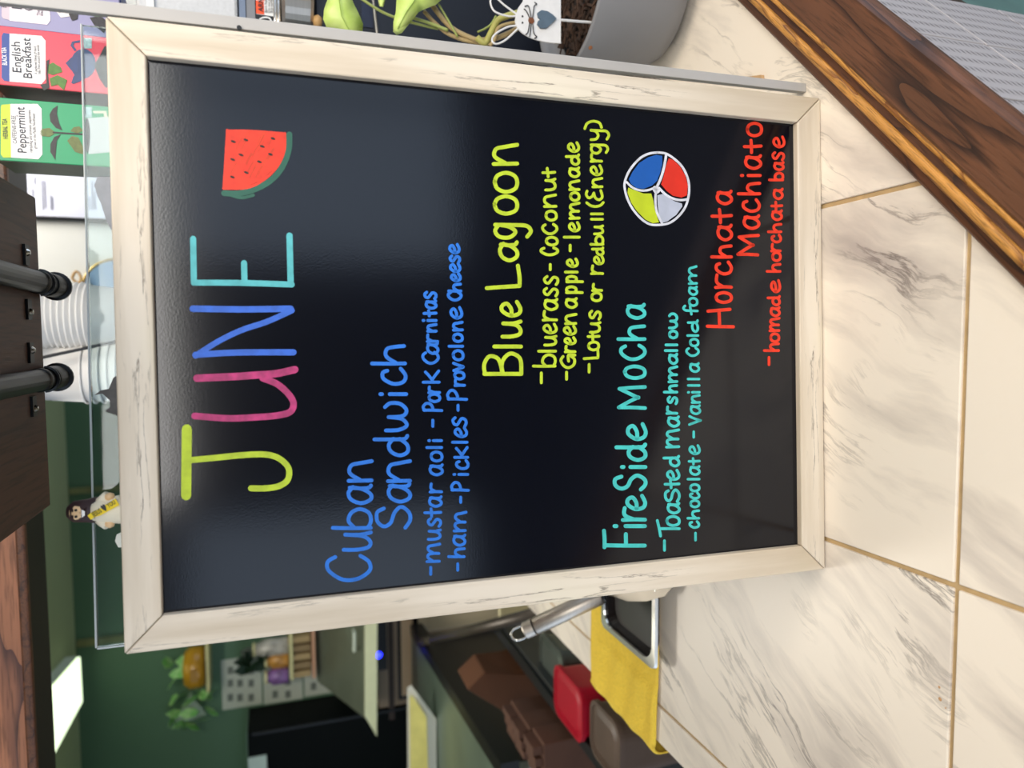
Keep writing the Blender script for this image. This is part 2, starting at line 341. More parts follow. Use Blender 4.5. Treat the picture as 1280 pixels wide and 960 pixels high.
# wooden rail: profile extruded along the counter edge
rl = empty('wooden_bar_rail', (0, 0, 0), 'moulded oak bar rail with dark brown top and beads coloured as if lit golden, along the tiled counter', 'rail')
mid = (Pa+Pb)/2; rl.location = (mid.x, mid.y, Z0-.05)
def rail_part(name, prof, m):
    s0, s1 = -1.1, 1.35
    o = Vector((Pb.x, Pb.y, Z0))
    A = [o+Rd*s0+Rn*a+Vector((0, 0, z)) for a, z in prof]; Bp = [o+Rd*s1+Rn*a+Vector((0, 0, z)) for a, z in prof]
    return put(name, hexa(B(), A, Bp), m, rl, smooth=False)
def arc(a0, z0, ra, rz, n=8):
    return [(a0+ra*(1-math.cos(math.pi*k/n)), z0+rz*math.sin(math.pi*k/n)) for k in range(n+1)]
rail_part('edge_strip', [(0, -.05), (0, .004), (.002, .006), (.0090, .007), (.0090, -.05)], OAK_EDGE)
rail_part('inner_bead', [(.0091, -.05)]+arc(.0091, .0065, .0043, .0035)+[(.0177, -.05)], OAK_LIT)
rail_part('cove', [(.0178, -.05), (.0178, .0055), (.0240, .0045), (.0240, -.05)], OAK_EDGE)
rail_part('outer_bead', [(.0241, -.05)]+arc(.0241, .0055, .0040, .0050)[:6]+[(.0303, .0105), (.0303, -.05)], OAK_LIT)
rail_part('top_board', [(.0304, -.008), (.0304, .0105), (.033, .0125), (.074, .013), (.078, .010), (.0795, .004), (.0785, -.003), (.075, -.008)], OAK_DARK)
# bar front below the rail: embossed grey tiles with pale joints, then a teal painted end
bf_ = empty('bar_front', (Pb.x, Pb.y, 0), 'bar front of pale grey embossed tiles with white joints below the wooden rail', 'bar front')
O0 = Vector((Pb.x, Pb.y, 0))
def slab(name, s0, s1, a0, a1, z0, z1, m, bev=0):
    A = [O0+Rd*s_+Rn*a_+Vector((0, 0, z0)) for s_, a_ in ((s0, a0), (s1, a0), (s1, a1), (s0, a1))]
    return put(name, prism(B(), A, (0, 0, z1-z0)), m, bf_, bevel=bev)
slab('joint_bed', -.95, .391, .045, .0588, .001, Z0-.052, mat('white_joint', (216, 212, 208), .7, var=.06, scale=30))
slab('joint_bed', -.95, .391, .0545, .0588, Z0-.0515, Z0-.009, MATS['white_joint'])
slab('teal_panel', .3925, 1.35, .030, .050, .001, Z0-.052, mat('teal_paint', (92, 128, 122), .5, var=.35, scale=9))
slab('brown_trim', .3925, .43, .0505, .056, Z0-.235, Z0-.052, mat('dark_trim_wood', (58, 42, 26), .5, var=.3, scale=30))
EMB = embossed()
tj = .0016; zr = [Z0-.009, Z0-.145, Z0-.261, Z0-.377, Z0-.493, Z0-.609, Z0-.725, Z0-.841, Z0-.957, .002]
for r_ in range(len(zr)-1):
    for c_ in range(12):
        s1_ = .391-.116*c_
        slab('tile', s1_-.116+tj, s1_-(tj if c_ else 0), .0589, .0605, zr[r_+1]+tj, zr[r_]-(tj if r_ else 0), EMB, .0006)
# ------------------------------------------------------------------ chalkboard
BY, BL, BR = math.radians(2.69), math.radians(1.51), math.radians(-.14)
n0 = Vector((-math.sin(BY), math.cos(BY), 0)); ex0 = Vector((math.cos(BY), math.sin(BY), 0))
ey0 = Vector((0, 0, math.cos(BL)))+n0*math.sin(BL)
EX = ex0*math.cos(BR)+ey0*math.sin(BR); EY = -ex0*math.sin(BR)+ey0*math.cos(BR)
EN = EX.cross(EY)                                                  # towards the viewer
BO = Vector((.0008, .5552, Z0+.0008)); BW, BH = .4557, .6115
def bp(s, t, n=0): return BO+EX*s+EY*t+EN*n
cb = empty('menu_chalkboard', BO, 'black menu board headed JUNE in a whitewashed wood frame, standing on the tiles', 'menu board')
fw = .0253
o_ = [(-BW/2, 0), (BW/2, 0), (BW/2, BH), (-BW/2, BH)]
i_ = [(-BW/2+fw, fw*1.05), (BW/2-fw, fw*1.05), (BW/2-fw, BH-fw), (-BW/2+fw, BH-fw)]
WWV, WWH = whitewash('whitewashed_wood_upright', True), whitewash('whitewashed_wood_level', False)
gap = .00022
for k in range(4):
    a, b, c, d = o_[k], o_[(k+1) % 4], i_[(k+1) % 4], i_[k]
    cx, cy = [(a[j]+b[j]+c[j]+d[j])/4 for j in (0, 1)]
    horiz = k in (0, 2)
    q = []
    for (s, t) in (a, b, c, d):
        if horiz: s -= gap*(1 if s > cx else -1)*1.6
        else: t -= gap*(1 if t > cy else -1)*1.6
        q.append((s, t))
    bm = hexa(B(), [bp(s, t, 0) for s, t in q], [bp(s, t, -.019) for s, t in q])
    put('frame_rail', bm, WWH if horiz else WWV, cb, bevel=.0012)
PN = -.0065
bm = hexa(B(), [bp(s, t, PN) for s, t in i_], [bp(s, t, PN-.004) for s, t in i_])
SLATE = bpy.data.materials.new('slate_paint'); SLATE.use_nodes = True
nt = SLATE.node_tree; b_ = nt.nodes['Principled BSDF']; tcn = nt.nodes.new('ShaderNodeTexCoord'); nzn = nt.nodes.new('ShaderNodeTexNoise'); nzn.inputs['Scale'].default_value = 700; nzn.inputs['Detail'].default_value = 2
nt.links.new(tcn.outputs['Object'], nzn.inputs['Vector']); bpn = nt.nodes.new('ShaderNodeBump'); bpn.inputs['Strength'].default_value = .05; bpn.inputs['Distance'].default_value = .0004
nt.links.new(nzn.outputs[0], bpn.inputs['Height']); nt.links.new(bpn.outputs[0], b_.inputs['Normal'])
b_.inputs['Base Color'].default_value = srgb((6, 8, 17)); b_.inputs['Roughness'].default_value = .13; b_.inputs['Specular IOR Level'].default_value = .42
put('writing_panel', bm, SLATE, cb)
e2 = [(-BW/2+.012, .012), (BW/2-.012, .012), (BW/2-.012, BH-.012), (-BW/2+.012, BH-.012)]
put('backing', hexa(B(), [bp(s, t, -.0192) for s, t in e2], [bp(s, t, -.0215) for s, t in e2]), mat('hardboard', (120, 90, 60), .8, var=.15), cb)
put('rear_ledge', hexa(B(), [bp(s, t, -.022) for s, t in ((-.12, BH-.052), (.02, BH-.052), (.02, BH-.049), (-.12, BH-.049))], [bp(s, t, -.050) for s, t in ((-.12, BH-.052), (.02, BH-.052), (.02, BH-.049), (-.12, BH-.049))]), mat('hardboard', (120, 90, 60)), cb)
PP = bp(0, 0, PN+.00025)
LIFT = [0]
def onboard(px, py, l=0):
    return atP(px, py, PP+EN*l, EN)
def ribbon(bm, pts, w, l):
    "a brushed marker line of width w (photo pixels) laid flat on the panel"
    P = [Vector(p) for p in pts]; Q = [P[0]]
    for p in P[1:]:
        if (p-Q[-1]).length > .15: Q.append(p)
    if len(Q) < 2: Q.append(Q[0]+Vector((.3, 0)))
    L_, R_ = [], []
    n = len(Q)
    for i in range(n):
        a = Q[max(i-1, 0)]; b = Q[min(i+1, n-1)]; t = (b-a)
        if t.length < 1e-6: t = Q[i]-a if i else Vector((1, 0))
        t.normalize(); nn = Vector((-t.y, t.x))*w/2
        L_.append(Q[i]+nn); R_.append(Q[i]-nn)
    def cap_(c, frm, to_side):
        d = frm-c; out = []
        for k in range(1, 5):
            a = math.pi*k/5*to_side; out.append(c+Vector((d.x*math.cos(a)-d.y*math.sin(a), d.x*math.sin(a)+d.y*math.cos(a))))
        return out
    vl = [bm.verts.new(onboard(p.x, p.y, l)) for p in L_]; vr = [bm.verts.new(onboard(p.x, p.y, l)) for p in R_]
    for i in range(n-1): bm.faces.new((vl[i], vl[i+1], vr[i+1], vr[i]))
    for (v0, v1, c, frm, sd) in ((vl[-1], vr[-1], Q[-1], L_[-1], -1), (vr[0], vl[0], Q[0], R_[0], -1)):
        cs = [bm.verts.new(onboard(p.x, p.y, l)) for p in cap_(c, frm, sd)]
        bm.faces.new([v0]+cs+[v1])
def blob(bm, poly, l=0):
    f = bm.faces.new([bm.verts.new(onboard(x, y, l)) for x, y in poly]); bmesh.ops.triangulate(bm, faces=[f])
def chalk(name, col):
    return mat('marker_'+name, col, .55, var=.26, scale=110, stretch=(1, 1, 1), detail=4, contrast=(.3, .6))
INK = {'yellow': chalk('yellow', (184, 204, 40)), 'blue': chalk('blue', (30, 112, 208)), 'royal': chalk('royal', (46, 100, 200)), 'teal': chalk('teal', (82, 176, 180)),
       'aqua': chalk('aqua', (66, 190, 182)), 'pink': mat('marker_pink', (198, 52, 118), .55, var=.5, scale=140, stretch=(1, 1, 1)), 'red': chalk('red', (226, 52, 24)), 'white': chalk('white', (212, 212, 218))}
def drawing(name, label, ink, strokes, crop=(0, 0, 1), polys=()):
    bm = B(); ox, oy, s = crop
    for j, (pts, w) in enumerate(strokes):
        ribbon(bm, [(ox+x/s, oy+y/s) for x, y in catmull(pts, 8)], w, j*4e-6+4e-6)
    for pl in polys: blob(bm, [(ox+x/s, oy+y/s) for x, y in pl])
    for f in bm.faces:
        f.normal_update()
        if f.normal.dot(EN) < 0: f.normal_flip()
    KEEP.add(id(bm))
    return put(name, bm, INK[ink] if isinstance(ink, str) else ink, cb, label=label)
# JUNE
c1, c2 = (200, 380, 3.4286), (200, 120, 3.4286)
drawing('letter', 'yellow letter J', 'yellow', [([(115, 537), (112, 820)], 12.6), ([(120, 670), (230, 660), (350, 648), (450, 645), (510, 662), (550, 702), (548, 752), (510, 780), (450, 790), (390, 790)], 7.6)], c1)
drawing('letter', 'pink letter U', 'pink', [([(158, 318), (320, 311), (420, 304), (500, 298), (578, 281)], 9.2), ([(440, 318), (500, 342), (550, 385), (572, 425), (558, 462), (500, 478), (400, 486), (290, 490), (148, 480)], 8.2)], c1)
drawing('letter', 'blue letter N', 'royal', [([(140, 20), (350, 23), (560, 20)], 8), ([(565, 28), (460, 75), (350, 112), (250, 160), (152, 222)], 7.2), ([(152, 218), (330, 208), (572, 207)], 7.8)], c1)
drawing('letter', 'turquoise letter E', 'teal', [([(142, 612), (145, 796)], 7.6), ([(145, 800), (350, 801), (565, 808)], 7.4), ([(555, 598), (560, 805)], 7.8), ([(360, 716), (362, 797)], 7.6)], c2)
drawing('watermelon_slice', 'red watermelon quarter drawn beside JUNE', 'red', [([(287, 148), (400, 150), (533, 160)], 2.6), ([(287, 145), (280, 270), (272, 396)], 2.4), ([(272, 396), (370, 393), (440, 362), (500, 305), (532, 235), (535, 160)], 3.4)], c2,
        [[(287, 148), (535, 160), (530, 235), (500, 300), (440, 358), (370, 390), (274, 396), (280, 270)]])
drawing('watermelon_rind', 'dark green rind', mat('marker_green', (34, 92, 74), .55, var=.2, scale=80), [([(554, 165), (550, 235), (520, 310), (470, 365), (400, 402), (330, 418), (275, 416)], 7.6), ([(300, 424), (350, 436), (400, 425)], 4)], c2)
hat = mat('marker_hatch', (190, 62, 22), .6, var=.3, scale=60)
random.seed(3); hs = []
for k in range(26):
    x = 300+random.random()*190; y = 170+random.random()*170
    if (x-287)**2+(y-150)**2 < 215**2: hs.append(([(x, y+22), (x+12, y-4), (x+26, y-26)], .7))
drawing('hatching', 'scribbled orange hatching on the watermelon', hat, [(a, b) for a, b in hs], (c2[0], c2[1], c2[2]))
dk = mat('marker_gap', (34, 28, 20), .6, var=.2, scale=60)
def lens(x, y, a, L=11, W=5):
    return [(x+L*math.cos(t)*math.cos(a)-W*math.sin(t)*math.sin(a), y+L*math.cos(t)*math.sin(a)+W*math.sin(t)*math.cos(a)) for t in [math.pi*k/5 for k in range(10)]]
for x, y in ((314, 195), (368, 188), (484, 182), (438, 216), (347, 252), (473, 250), (311, 272), (426, 282), (370, 328), (310, 347)):
    bm = B(); blob(bm, [(c2[0]+a/c2[2], c2[1]+b/c2[2]) for a, b in lens(x, y, .35)], 2.4e-4)
    for f in bm.faces:
        f.normal_update()
        if f.normal.dot(EN) < 0: f.normal_flip()
    KEEP.add(id(bm)); put('watermelon_seed', bm, dk, cb)
# the beach ball
c3 = (770, 180, 8.73)
drawing('ball_panel', 'blue panel of the beach ball', mat('marker_ballblue', (16, 84, 164), .55, var=.1, scale=60), [], c3, [[(140, 385), (180, 305), (250, 210), (350, 145), (440, 118), (505, 130), (505, 220), (480, 320), (450, 400), (390, 455), (300, 490), (220, 480), (160, 430)]])
drawing('ball_panel', 'red panel of the beach ball', mat('marker_ballred', (214, 44, 24), .55, var=.15, scale=60), [], c3, [[(575, 155), (630, 175), (700, 245), (755, 340), (785, 450), (775, 560), (715, 585), (620, 565), (550, 510), (492, 440), (520, 350), (545, 240)]])
drawing('ball_panel', 'yellow panel of the beach ball', mat('marker_ballyellow', (186, 200, 30), .55, var=.2, scale=60), [], c3, [[(135, 475), (220, 510), (300, 540), (385, 540), (405, 610), (425, 720), (470, 855), (400, 865), (320, 825), (230, 735), (165, 640), (125, 530)]])
drawing('ball_panel', 'white panel of the beach ball', mat('marker_ballwhite', (180, 184, 198), .55, var=.2, scale=60), [], c3, [[(450, 560), (510, 545), (570, 585), (640, 625), (720, 650), (725, 680), (660, 770), (560, 845), (500, 862), (470, 780), (455, 660)]])
ov = [(455+355*math.sin(t)*1.0+0, 485-398*math.cos(t)) for t in [2*math.pi*k/22 for k in range(23)]]
ov = [(450, 92), (545, 105), (640, 165), (720, 245), (775, 350), (798, 460), (790, 580), (750, 700), (670, 800), (580, 862), (470, 882), (370, 875), (280, 820), (190, 720), (130, 610), (98, 500), (95, 420), (130, 320), (190, 230), (270, 150), (360, 105), (450, 92)]
drawing('ball_outline', 'white outline of the beach ball', 'white', [(ov, 2.9), ([(548, 118), (525, 250), (490, 370), (450, 460)], 3.2), ([(115, 415), (180, 475), (260, 505), (340, 505), (420, 480)], 2.8), ([(470, 480), (540, 550), (620, 595), (700, 612), (775, 605)], 3.0), ([(435, 520), (430, 620), (445, 740), (500, 860)], 2.9), ([(425, 480), (460, 500), (440, 520), (425, 495)], 5.5)], c3)
# stroke alphabet: x 0..1 across the letter, y in x-heights
G = {
 'a': [[(.92,.80),(.6,1),(.22,.88),(.02,.45),(.2,.05),(.5,.02),(.78,.35),(.9,.85)],[(.88,.95),(.84,.45),(.88,.12),(1.0,.02)]],
 'b': [[(.06,1.7),(.04,.9),(.06,.0)],[(.08,.75),(.4,1.0),(.8,.88),(.98,.5),(.8,.1),(.4,.0),(.08,.12)]],
 'c': [[(.85,.78),(.72,.98),(.35,.95),(.05,.55),(.15,.12),(.55,.0),(.98,.2)]],
 'd': [[(.85,.72),(.55,.95),(.2,.85),(.02,.42),(.2,.04),(.55,.05),(.85,.4)],[(.82,1.65),(.82,.9),(.84,.2),(1,.02)]],
 'e': [[(.08,.48),(.5,.5),(.86,.72),(.7,.98),(.35,.96),(.05,.55),(.15,.12),(.5,.0),(.98,.18)]],
 'f': [[(1,1.45),(.75,1.65),(.5,1.4),(.45,.8),(.42,.0)],[(.05,.72),(.95,.85)]],
 'g': [[(.9,.85),(.5,1.0),(.12,.8),(.08,.35),(.45,.08),(.8,.4),(.92,.9)],[(.92,1.0),(.9,.3),(.85,-.4),(.5,-.62),(.12,-.45)]],
 'h': [[(.06,1.65),(.05,.8),(.06,.0)],[(.08,.45),(.4,.92),(.75,.88),(.86,.5),(.9,.02)]],
 'i': [[(.5,1.0),(.5,.0)],[(.5,1.46),(.5,1.56)]],
 'l': [[(.5,1.62),(.5,.8),(.5,.0)]],
 'm': [[(.04,1.0),(.05,.5),(.06,.0)],[(.06,.5),(.25,.92),(.42,.88),(.48,.5),(.48,.05)],[(.5,.5),(.68,.92),(.86,.86),(.92,.45),(.98,.0)]],
 'n': [[(.06,1.0),(.07,.5),(.08,.0)],[(.1,.5),(.4,.95),(.75,.9),(.86,.5),(.95,.0)]],
 'o': [[(.55,1.0),(.2,.88),(.03,.5),(.18,.1),(.5,.0),(.82,.12),(.97,.5),(.82,.88),(.5,1.0)]],
 'p': [[(.08,1.0),(.1,.2),(.08,-.55)],[(.1,.7),(.4,1.0),(.8,.9),(.95,.5),(.75,.12),(.35,.08),(.1,.25)]],
 'r': [[(.08,1.0),(.12,.5),(.1,.0)],[(.12,.5),(.35,.85),(.6,.95),(.98,.92)]],
 's': [[(.9,.82),(.65,1.0),(.3,.92),(.2,.7),(.5,.52),(.82,.32),(.7,.05),(.35,.0),(.05,.12)]],
 't': [[(.5,1.45),(.5,.7),(.55,.0)],[(.02,.82),(.5,.84),(1,.9)]],
 'u': [[(.05,1.0),(.06,.5),(.2,.08),(.5,.02),(.78,.3),(.86,.95)],[(.86,.95),(.86,.4),(.98,.0)]],
 'v': [[(.05,1.0),(.3,.45),(.5,.02),(.7,.5),(.95,1.0)]],
 'w': [[(.03,1.0),(.05,.4),(.2,.03),(.42,.25),(.48,.85)],[(.48,.85),(.52,.2),(.72,.02),(.93,.3),(.95,.75),(.82,1.0)]],
 'y': [[(.05,1.0),(.12,.5),(.45,.3),(.8,.55),(.88,1.0)],[(.9,1.0),(.85,.1),(.8,-.5),(.45,-.75),(.1,-.55)]],
 'B': [[(.08,1.75),(.08,.9),(.08,.0)],[(.08,1.72),(.5,1.75),(.85,1.5),(.75,1.1),(.3,.92),(.1,.88)],[(.12,.92),(.65,.88),(.98,.5),(.75,.05),(.1,.0)]],
 'C': [[(.95,1.4),(.75,1.7),(.4,1.65),(.05,1.1),(.08,.5),(.4,.03),(.75,.05),(1,.4)]],
 'E': [[(.95,1.65),(.6,1.75),(.25,1.5),(.4,1.1),(.75,.92)],[(.75,.92),(.25,.75),(.05,.35),(.35,.0),(1,.15)]],
 'F': [[(.12,1.75),(.1,.9),(.1,.0)],[(.0,1.82),(.5,1.82),(1,1.85)],[(.12,.85),(.8,.86)]],
 'G': [[(.85,1.45),(.55,1.7),(.15,1.3),(.02,.7),(.25,.1),(.65,.05),(.9,.55)],[(.5,.75),(.95,.78),(.95,.0)]],
 'H': [[(.08,1.75),(.06,.9),(.05,-.15)],[(.9,1.7),(.95,.9),(1,.1)],[(.06,.85),(.95,.9)]],
 'K': [[(.12,1.55),(.12,.8),(.12,.0)],[(.9,1.3),(.5,.85),(.15,.6)],[(.3,.68),(.65,.35),(.98,.0)]],
 'L': [[(.05,1.75),(.1,.9),(.14,.03)],[(.14,.03),(.14,.03),(.5,.02),(1,.1)]],
 'M': [[(.05,1.6),(.05,.8),(.02,.0)],[(.05,1.6),(.05,1.6),(.3,1.0),(.5,.45),(.5,.45),(.7,1.0),(.9,1.55),(.9,1.55)],[(.9,1.55),(.95,.8),(.98,.0)]],
 'P': [[(.12,1.6),(.12,.8),(.08,-.15)],[(.1,1.5),(.5,1.65),(.92,1.35),(.85,.95),(.4,.72),(.12,.75)]],
 'S': [[(.88,1.35),(.7,1.7),(.3,1.68),(.08,1.35),(.25,1.0),(.7,.8),(.95,.45),(.7,.05),(.35,.0),(.02,.25)]],
 'T': [[(.5,1.55),(.5,.8),(.5,.0)],[(.0,1.5),(.5,1.6),(1.05,1.75)]],
 'V': [[(.05,1.35),(.3,.6),(.5,.0),(.5,.0),(.7,.7),(.95,1.3)]],
 '(': [[(.9,1.6),(.3,1.2),(.1,.7),(.35,.2),(.95,-.1)]],
 ')': [[(.05,1.75),(.7,1.5),(1,.9),(.8,.2),(.2,-.05)]],
 '-': [[(0,0),(1,0)]],
}
def word(text_, ink, crop, base, xh, wpx, letters):
    """letters: (char, y start, y end[, height factor or, for a dash, its x]) in crop pixels;
    base: ((x, y), (x, y)) two points of the baseline; reading runs towards smaller y"""
    ox, oy, s = crop; (bx0, by0), (bx1, by1) = base
    bm = B(); j = 0
    for L in letters:
        ch, ya, yb = L[:3]; hf = L[3] if len(L) > 3 else 1
        for st in G[ch]:
            pts = []
            for gx, gy in catmull(st, 7) if len(st) > 2 else st:
                y = ya+(yb-ya)*gx
                bx = bx0+(bx1-bx0)*((y-by0)/(by1-by0) if by1 != by0 else 0)
                x = hf if ch == '-' else bx-gy*xh*hf
                pts.append((ox+x/s, oy+y/s))
            j += 1; ribbon(bm, pts, wpx*(1.08 if wpx < 3.8 else 1.03), j*3e-6)
    for f in bm.faces:
        f.normal_update()
        if f.normal.dot(EN) < 0: f.normal_flip()
    KEEP.add(id(bm))
    return put('handwriting', bm, INK[ink], cb, label='%s handwritten words %s' % ({'royal': 'blue', 'aqua': 'turquoise'}.get(ink, ink), text_))
A1, A2, A3, A4, A5 = (400, 560, 5.333), (400, 400, 5.333), (500, 290, 6.857), (600, 320, 5.647), (600, 150, 5.333)
B1, B2, B3, B4 = (740, 520, 5.333), (740, 320, 4.364), (870, 270, 4.8), (870, 140, 4.8)
def xs(L, dy, sc=1): return L
word('Cuban', 'blue', A1, ((335, 800), (345, 100)), 152, 4.7, [('C', 885, 718, 1.10), ('u', 685, 560, 1.18), ('b', 540, 405, .98), ('a', 370, 250), ('n', 228, 80)])
word('Sandwich', 'blue', A1, ((600, 500), (600, 100)), 140, 4.6, [('S', 535, 385, .92), ('a', 360, 238, 1.02), ('n', 230, 80, 1.05)])
word('Sandwich', 'blue', A2, ((590, 900), (562, 150)), 138, 4.6, [('d', 905, 772, .98), ('w', 742, 545, 1.05), ('i', 503, 485, .8), ('c', 430, 322, 1.12), ('h', 298, 160, .97)])
word('-mustar ao', 'blue', A1, ((795, 750), (815, 150)), 78, 3.4, [('-', 842, 795, 738), ('m', 762, 638, 1.05), ('u', 612, 545), ('s', 525, 465, 1.05), ('t', 458, 405, .95), ('a', 390, 325, 1), ('r', 298, 238, .98), ('a', 180, 112, 1.05)])
word('oli - Pork Car', 'blue', A2, ((813, 900), (782, 100)), 72, 3.4, [('o', 942, 878, 1.02), ('l', 862, 838, .85), ('i', 808, 800, .75), ('-', 708, 668, 752), ('P', 608, 552, .95), ('o', 545, 493), ('r', 488, 445, 1), ('K', 425, 338, .95), ('C', 290, 215, .82), ('a', 225, 155, .95), ('r', 148, 98, .95)])
word('nitas', 'blue', A3, ((310, 860), (308, 500)), 84, 3.5, [('n', 855, 790, .85), ('i', 762, 755, .85), ('t', 720, 675, .85), ('a', 655, 590), ('s', 575, 510, 1.15)])
word('-ham - Pic', 'blue', A1, ((962, 700), (988, 100)), 74, 3.4, [('-', 815, 772, 918), ('h', 728, 665, .85), ('a', 650, 580), ('m', 558, 425), ('-', 362, 328, 938), ('P', 287, 226, .85), ('i', 180, 172, .8), ('c', 140, 82, 1.05)])
word('kles - Provolo', 'blue', A2, ((985, 930), (948, 100)), 70, 3.4, [('K', 925, 848, .8), ('l', 828, 802, .85), ('e', 780, 718, 1.08), ('s', 712, 645, 1.25), ('-', 602, 568, 920), ('P', 535, 465, 1.0), ('r', 440, 398, .9), ('o', 395, 345, .9), ('v', 340, 285, .95), ('o', 268, 202, .95), ('l', 185, 165, .8), ('o', 145, 92, .85)])
word('ne Cheese', 'blue', A3, ((535, 850), (505, 100)), 84, 3.5, [('n', 845, 770, .9), ('e', 742, 645, 1.08), ('C', 585, 515, .75), ('h', 510, 440, .75), ('e', 420, 358, .9), ('e', 342, 270, .95), ('s', 262, 200, .95), ('e', 182, 105, .95)])
word('Blue L', 'yellow', A4, ((292, 850), (282, 150)), 132, 4.8, [('B', 845, 685, 1.13), ('l', 650, 628, .88), ('u', 575, 460, .98), ('e', 425, 322, 1.0), ('L', 235, 68, 1.02)])
word('agoon', 'yellow', A5, ((248, 900), (248, 200)), 140, 4.8, [('a', 938, 815, .82), ('g', 790, 690, 1.05), ('o', 628, 505, 1.08), ('o', 483, 348, 1.08), ('n', 302, 158, 1.12)])
word('-blueras', 'yellow', A4, ((530, 780), (550, 150)), 82, 3.3, [('-', 895, 825, 433), ('b', 782, 695, 1.1), ('l', 682, 662, .9), ('u', 632, 565, .95), ('e', 545, 480, 1.05), ('r', 458, 388, 1.15), ('a', 380, 305, 1.05), ('s', 285, 222, 1.15), ('s', 205, 138, 1.15), ('-', 97, 60, 496)])
word('Coconut', 'yellow', A5, ((518, 880), (498, 350)), 70, 3.3, [('C', 900, 852, .92), ('o', 835, 780, 1.05), ('C', 760, 695, .78), ('o', 670, 605), ('n', 582, 495, 1.1), ('u', 470, 392, .92), ('t', 380, 322, .78)])
word('-Green apple', 'yellow', A4, ((668, 760), (688, 60)), 72, 3.3, [('-', 870, 820, 611), ('G', 790, 695, .8), ('r', 680, 635, .95), ('e', 622, 575), ('e', 555, 495, 1.1), ('n', 482, 408, 1.0), ('a', 365, 300, 1.0), ('p', 262, 215, 1.0), ('p', 185, 142, 1.0), ('l', 122, 105, .72), ('e', 76, 20, 1.0)])
word('-lemonade', 'yellow', A5, ((662, 780), (658, 150)), 62, 3.3, [('-', 872, 835, 601), ('l', 790, 772, 1.0), ('e', 742, 682, 1.05), ('m', 660, 552), ('o', 538, 482, .92), ('n', 468, 402), ('a', 380, 318), ('d', 298, 232, .82), ('e', 212, 150, 1.1)])
word('-Lotus or r', 'yellow', A4, ((832, 740), (868, 80)), 72, 3.2, [('-', 820, 765, 770), ('L', 728, 660, .78), ('o', 665, 605), ('t', 592, 545, .75), ('u', 542, 468, .9), ('s', 450, 382, 1.05), ('o', 318, 258, .95), ('r', 248, 198, .9), ('r', 130, 68, 1.1)])
word('edbull (Energy)', 'yellow', A5, ((822, 950), (808, 100)), 62, 3.1, [('e', 962, 905, .95), ('d', 900, 852, .7), ('b', 832, 772, .78), ('u', 762, 705, .9), ('l', 668, 655, .75), ('l', 632, 620, .75), ('(', 580, 548, 1.05), ('E', 535, 470, .98), ('n', 450, 385, 1.0), ('e', 368, 302, 1.15), ('r', 280, 228, 1.15), ('g', 225, 160, 1.1), ('y', 135, 60, 1.1), (')', 60, 8, 1.0)])
word('FireSide', 'aqua', B1, ((352, 850), (358, 100)), 118, 4.8, [('F', 875, 765, 1.25), ('i', 738, 730, 1.1), ('r', 700, 612, 1.25), ('e', 625, 530, 1.0), ('S', 492, 392, 1.0), ('i', 345, 335, .85), ('d', 295, 190, 1.0), ('e', 158, 52, 1.0)])
word('Mocha', 'aqua', B2, ((290, 840), (286, 280)), 92, 4.4, [('M', 832, 712, .98), ('o', 668, 600, 1.2), ('C', 565, 488, .82), ('h', 458, 375, .95), ('a', 340, 265, 1.0)])
word('-Toasted ma', 'aqua', B1, ((582, 750), (578, 50)), 76, 3.3, [('-', 895, 832, 483), ('T', 800, 702, 1.1), ('o', 732, 668, 1.1), ('a', 648, 582, .98), ('S', 572, 488, .7), ('t', 480, 430, .85), ('e', 425, 360), ('d', 335, 268, .8), ('m', 212, 90, 1.08), ('a', 70, 5, .9)])
word('rshmallow', 'aqua', B2, ((463, 930), (464, 330)), 44, 3.2, [('r', 862, 822, 1.25), ('s', 808, 765, 1.1), ('h', 745, 702, .95), ('m', 690, 602, 1.0), ('a', 588, 535, .95), ('l', 522, 510, .9), ('l', 492, 478, .85), ('o', 448, 408, .95), ('w', 395, 312, .95)])
word('-Chocolate -', 'aqua', B1, ((712, 750), (718, 80)), 60, 3.0, [('-', 828, 780, 690), ('c', 745, 702, 1.0), ('h', 685, 625, .75), ('o', 608, 562, .95), ('c', 550, 512, .98), ('o', 502, 455, .98), ('l', 430, 412, .78), ('a', 392, 335, 1.0), ('t', 322, 282, .8), ('e', 255, 195, 1.08), ('-', 142, 105, 678)])
word('Vanilla Cold foam', 'aqua', B2, ((590, 900), (570, 100)), 44, 2.9, [('V', 922, 872, 1.0), ('a', 862, 815, 1.1), ('n', 802, 758, .95), ('i', 745, 742, .9), ('l', 712, 700, .85), ('l', 678, 664, .85), ('a', 632, 585, 1.05), ('C', 545, 502, .85), ('o', 492, 452, 1.0), ('l', 440, 428, .8), ('d', 414, 352, .72), ('f', 320, 272, 1.05), ('o', 272, 228, 1.0), ('a', 212, 168, .95), ('m', 155, 55, .95)])
word('Horcha', 'red', B3, ((212, 660), (212, 60)), 84, 4.0, [('H', 670, 560, .98), ('o', 520, 458, 1.1), ('r', 435, 352, 1.12), ('c', 350, 275, 1.08), ('h', 250, 172, .85), ('a', 145, 55, .95)])
word('ta', 'red', B4, ((212, 660), (212, 460)), 84, 4.0, [('t', 665, 585, .95), ('a', 552, 475, 1.0)])
word('Machiato', 'red', B4, ((372, 820), (394, 80)), 88, 3.9, [('M', 860, 738, .85), ('a', 700, 622, 1.0), ('c', 598, 525, 1.1), ('h', 495, 420, .88), ('i', 386, 376, .82), ('a', 340, 262, 1.02), ('t', 245, 170, .78), ('o', 145, 65, .98)])
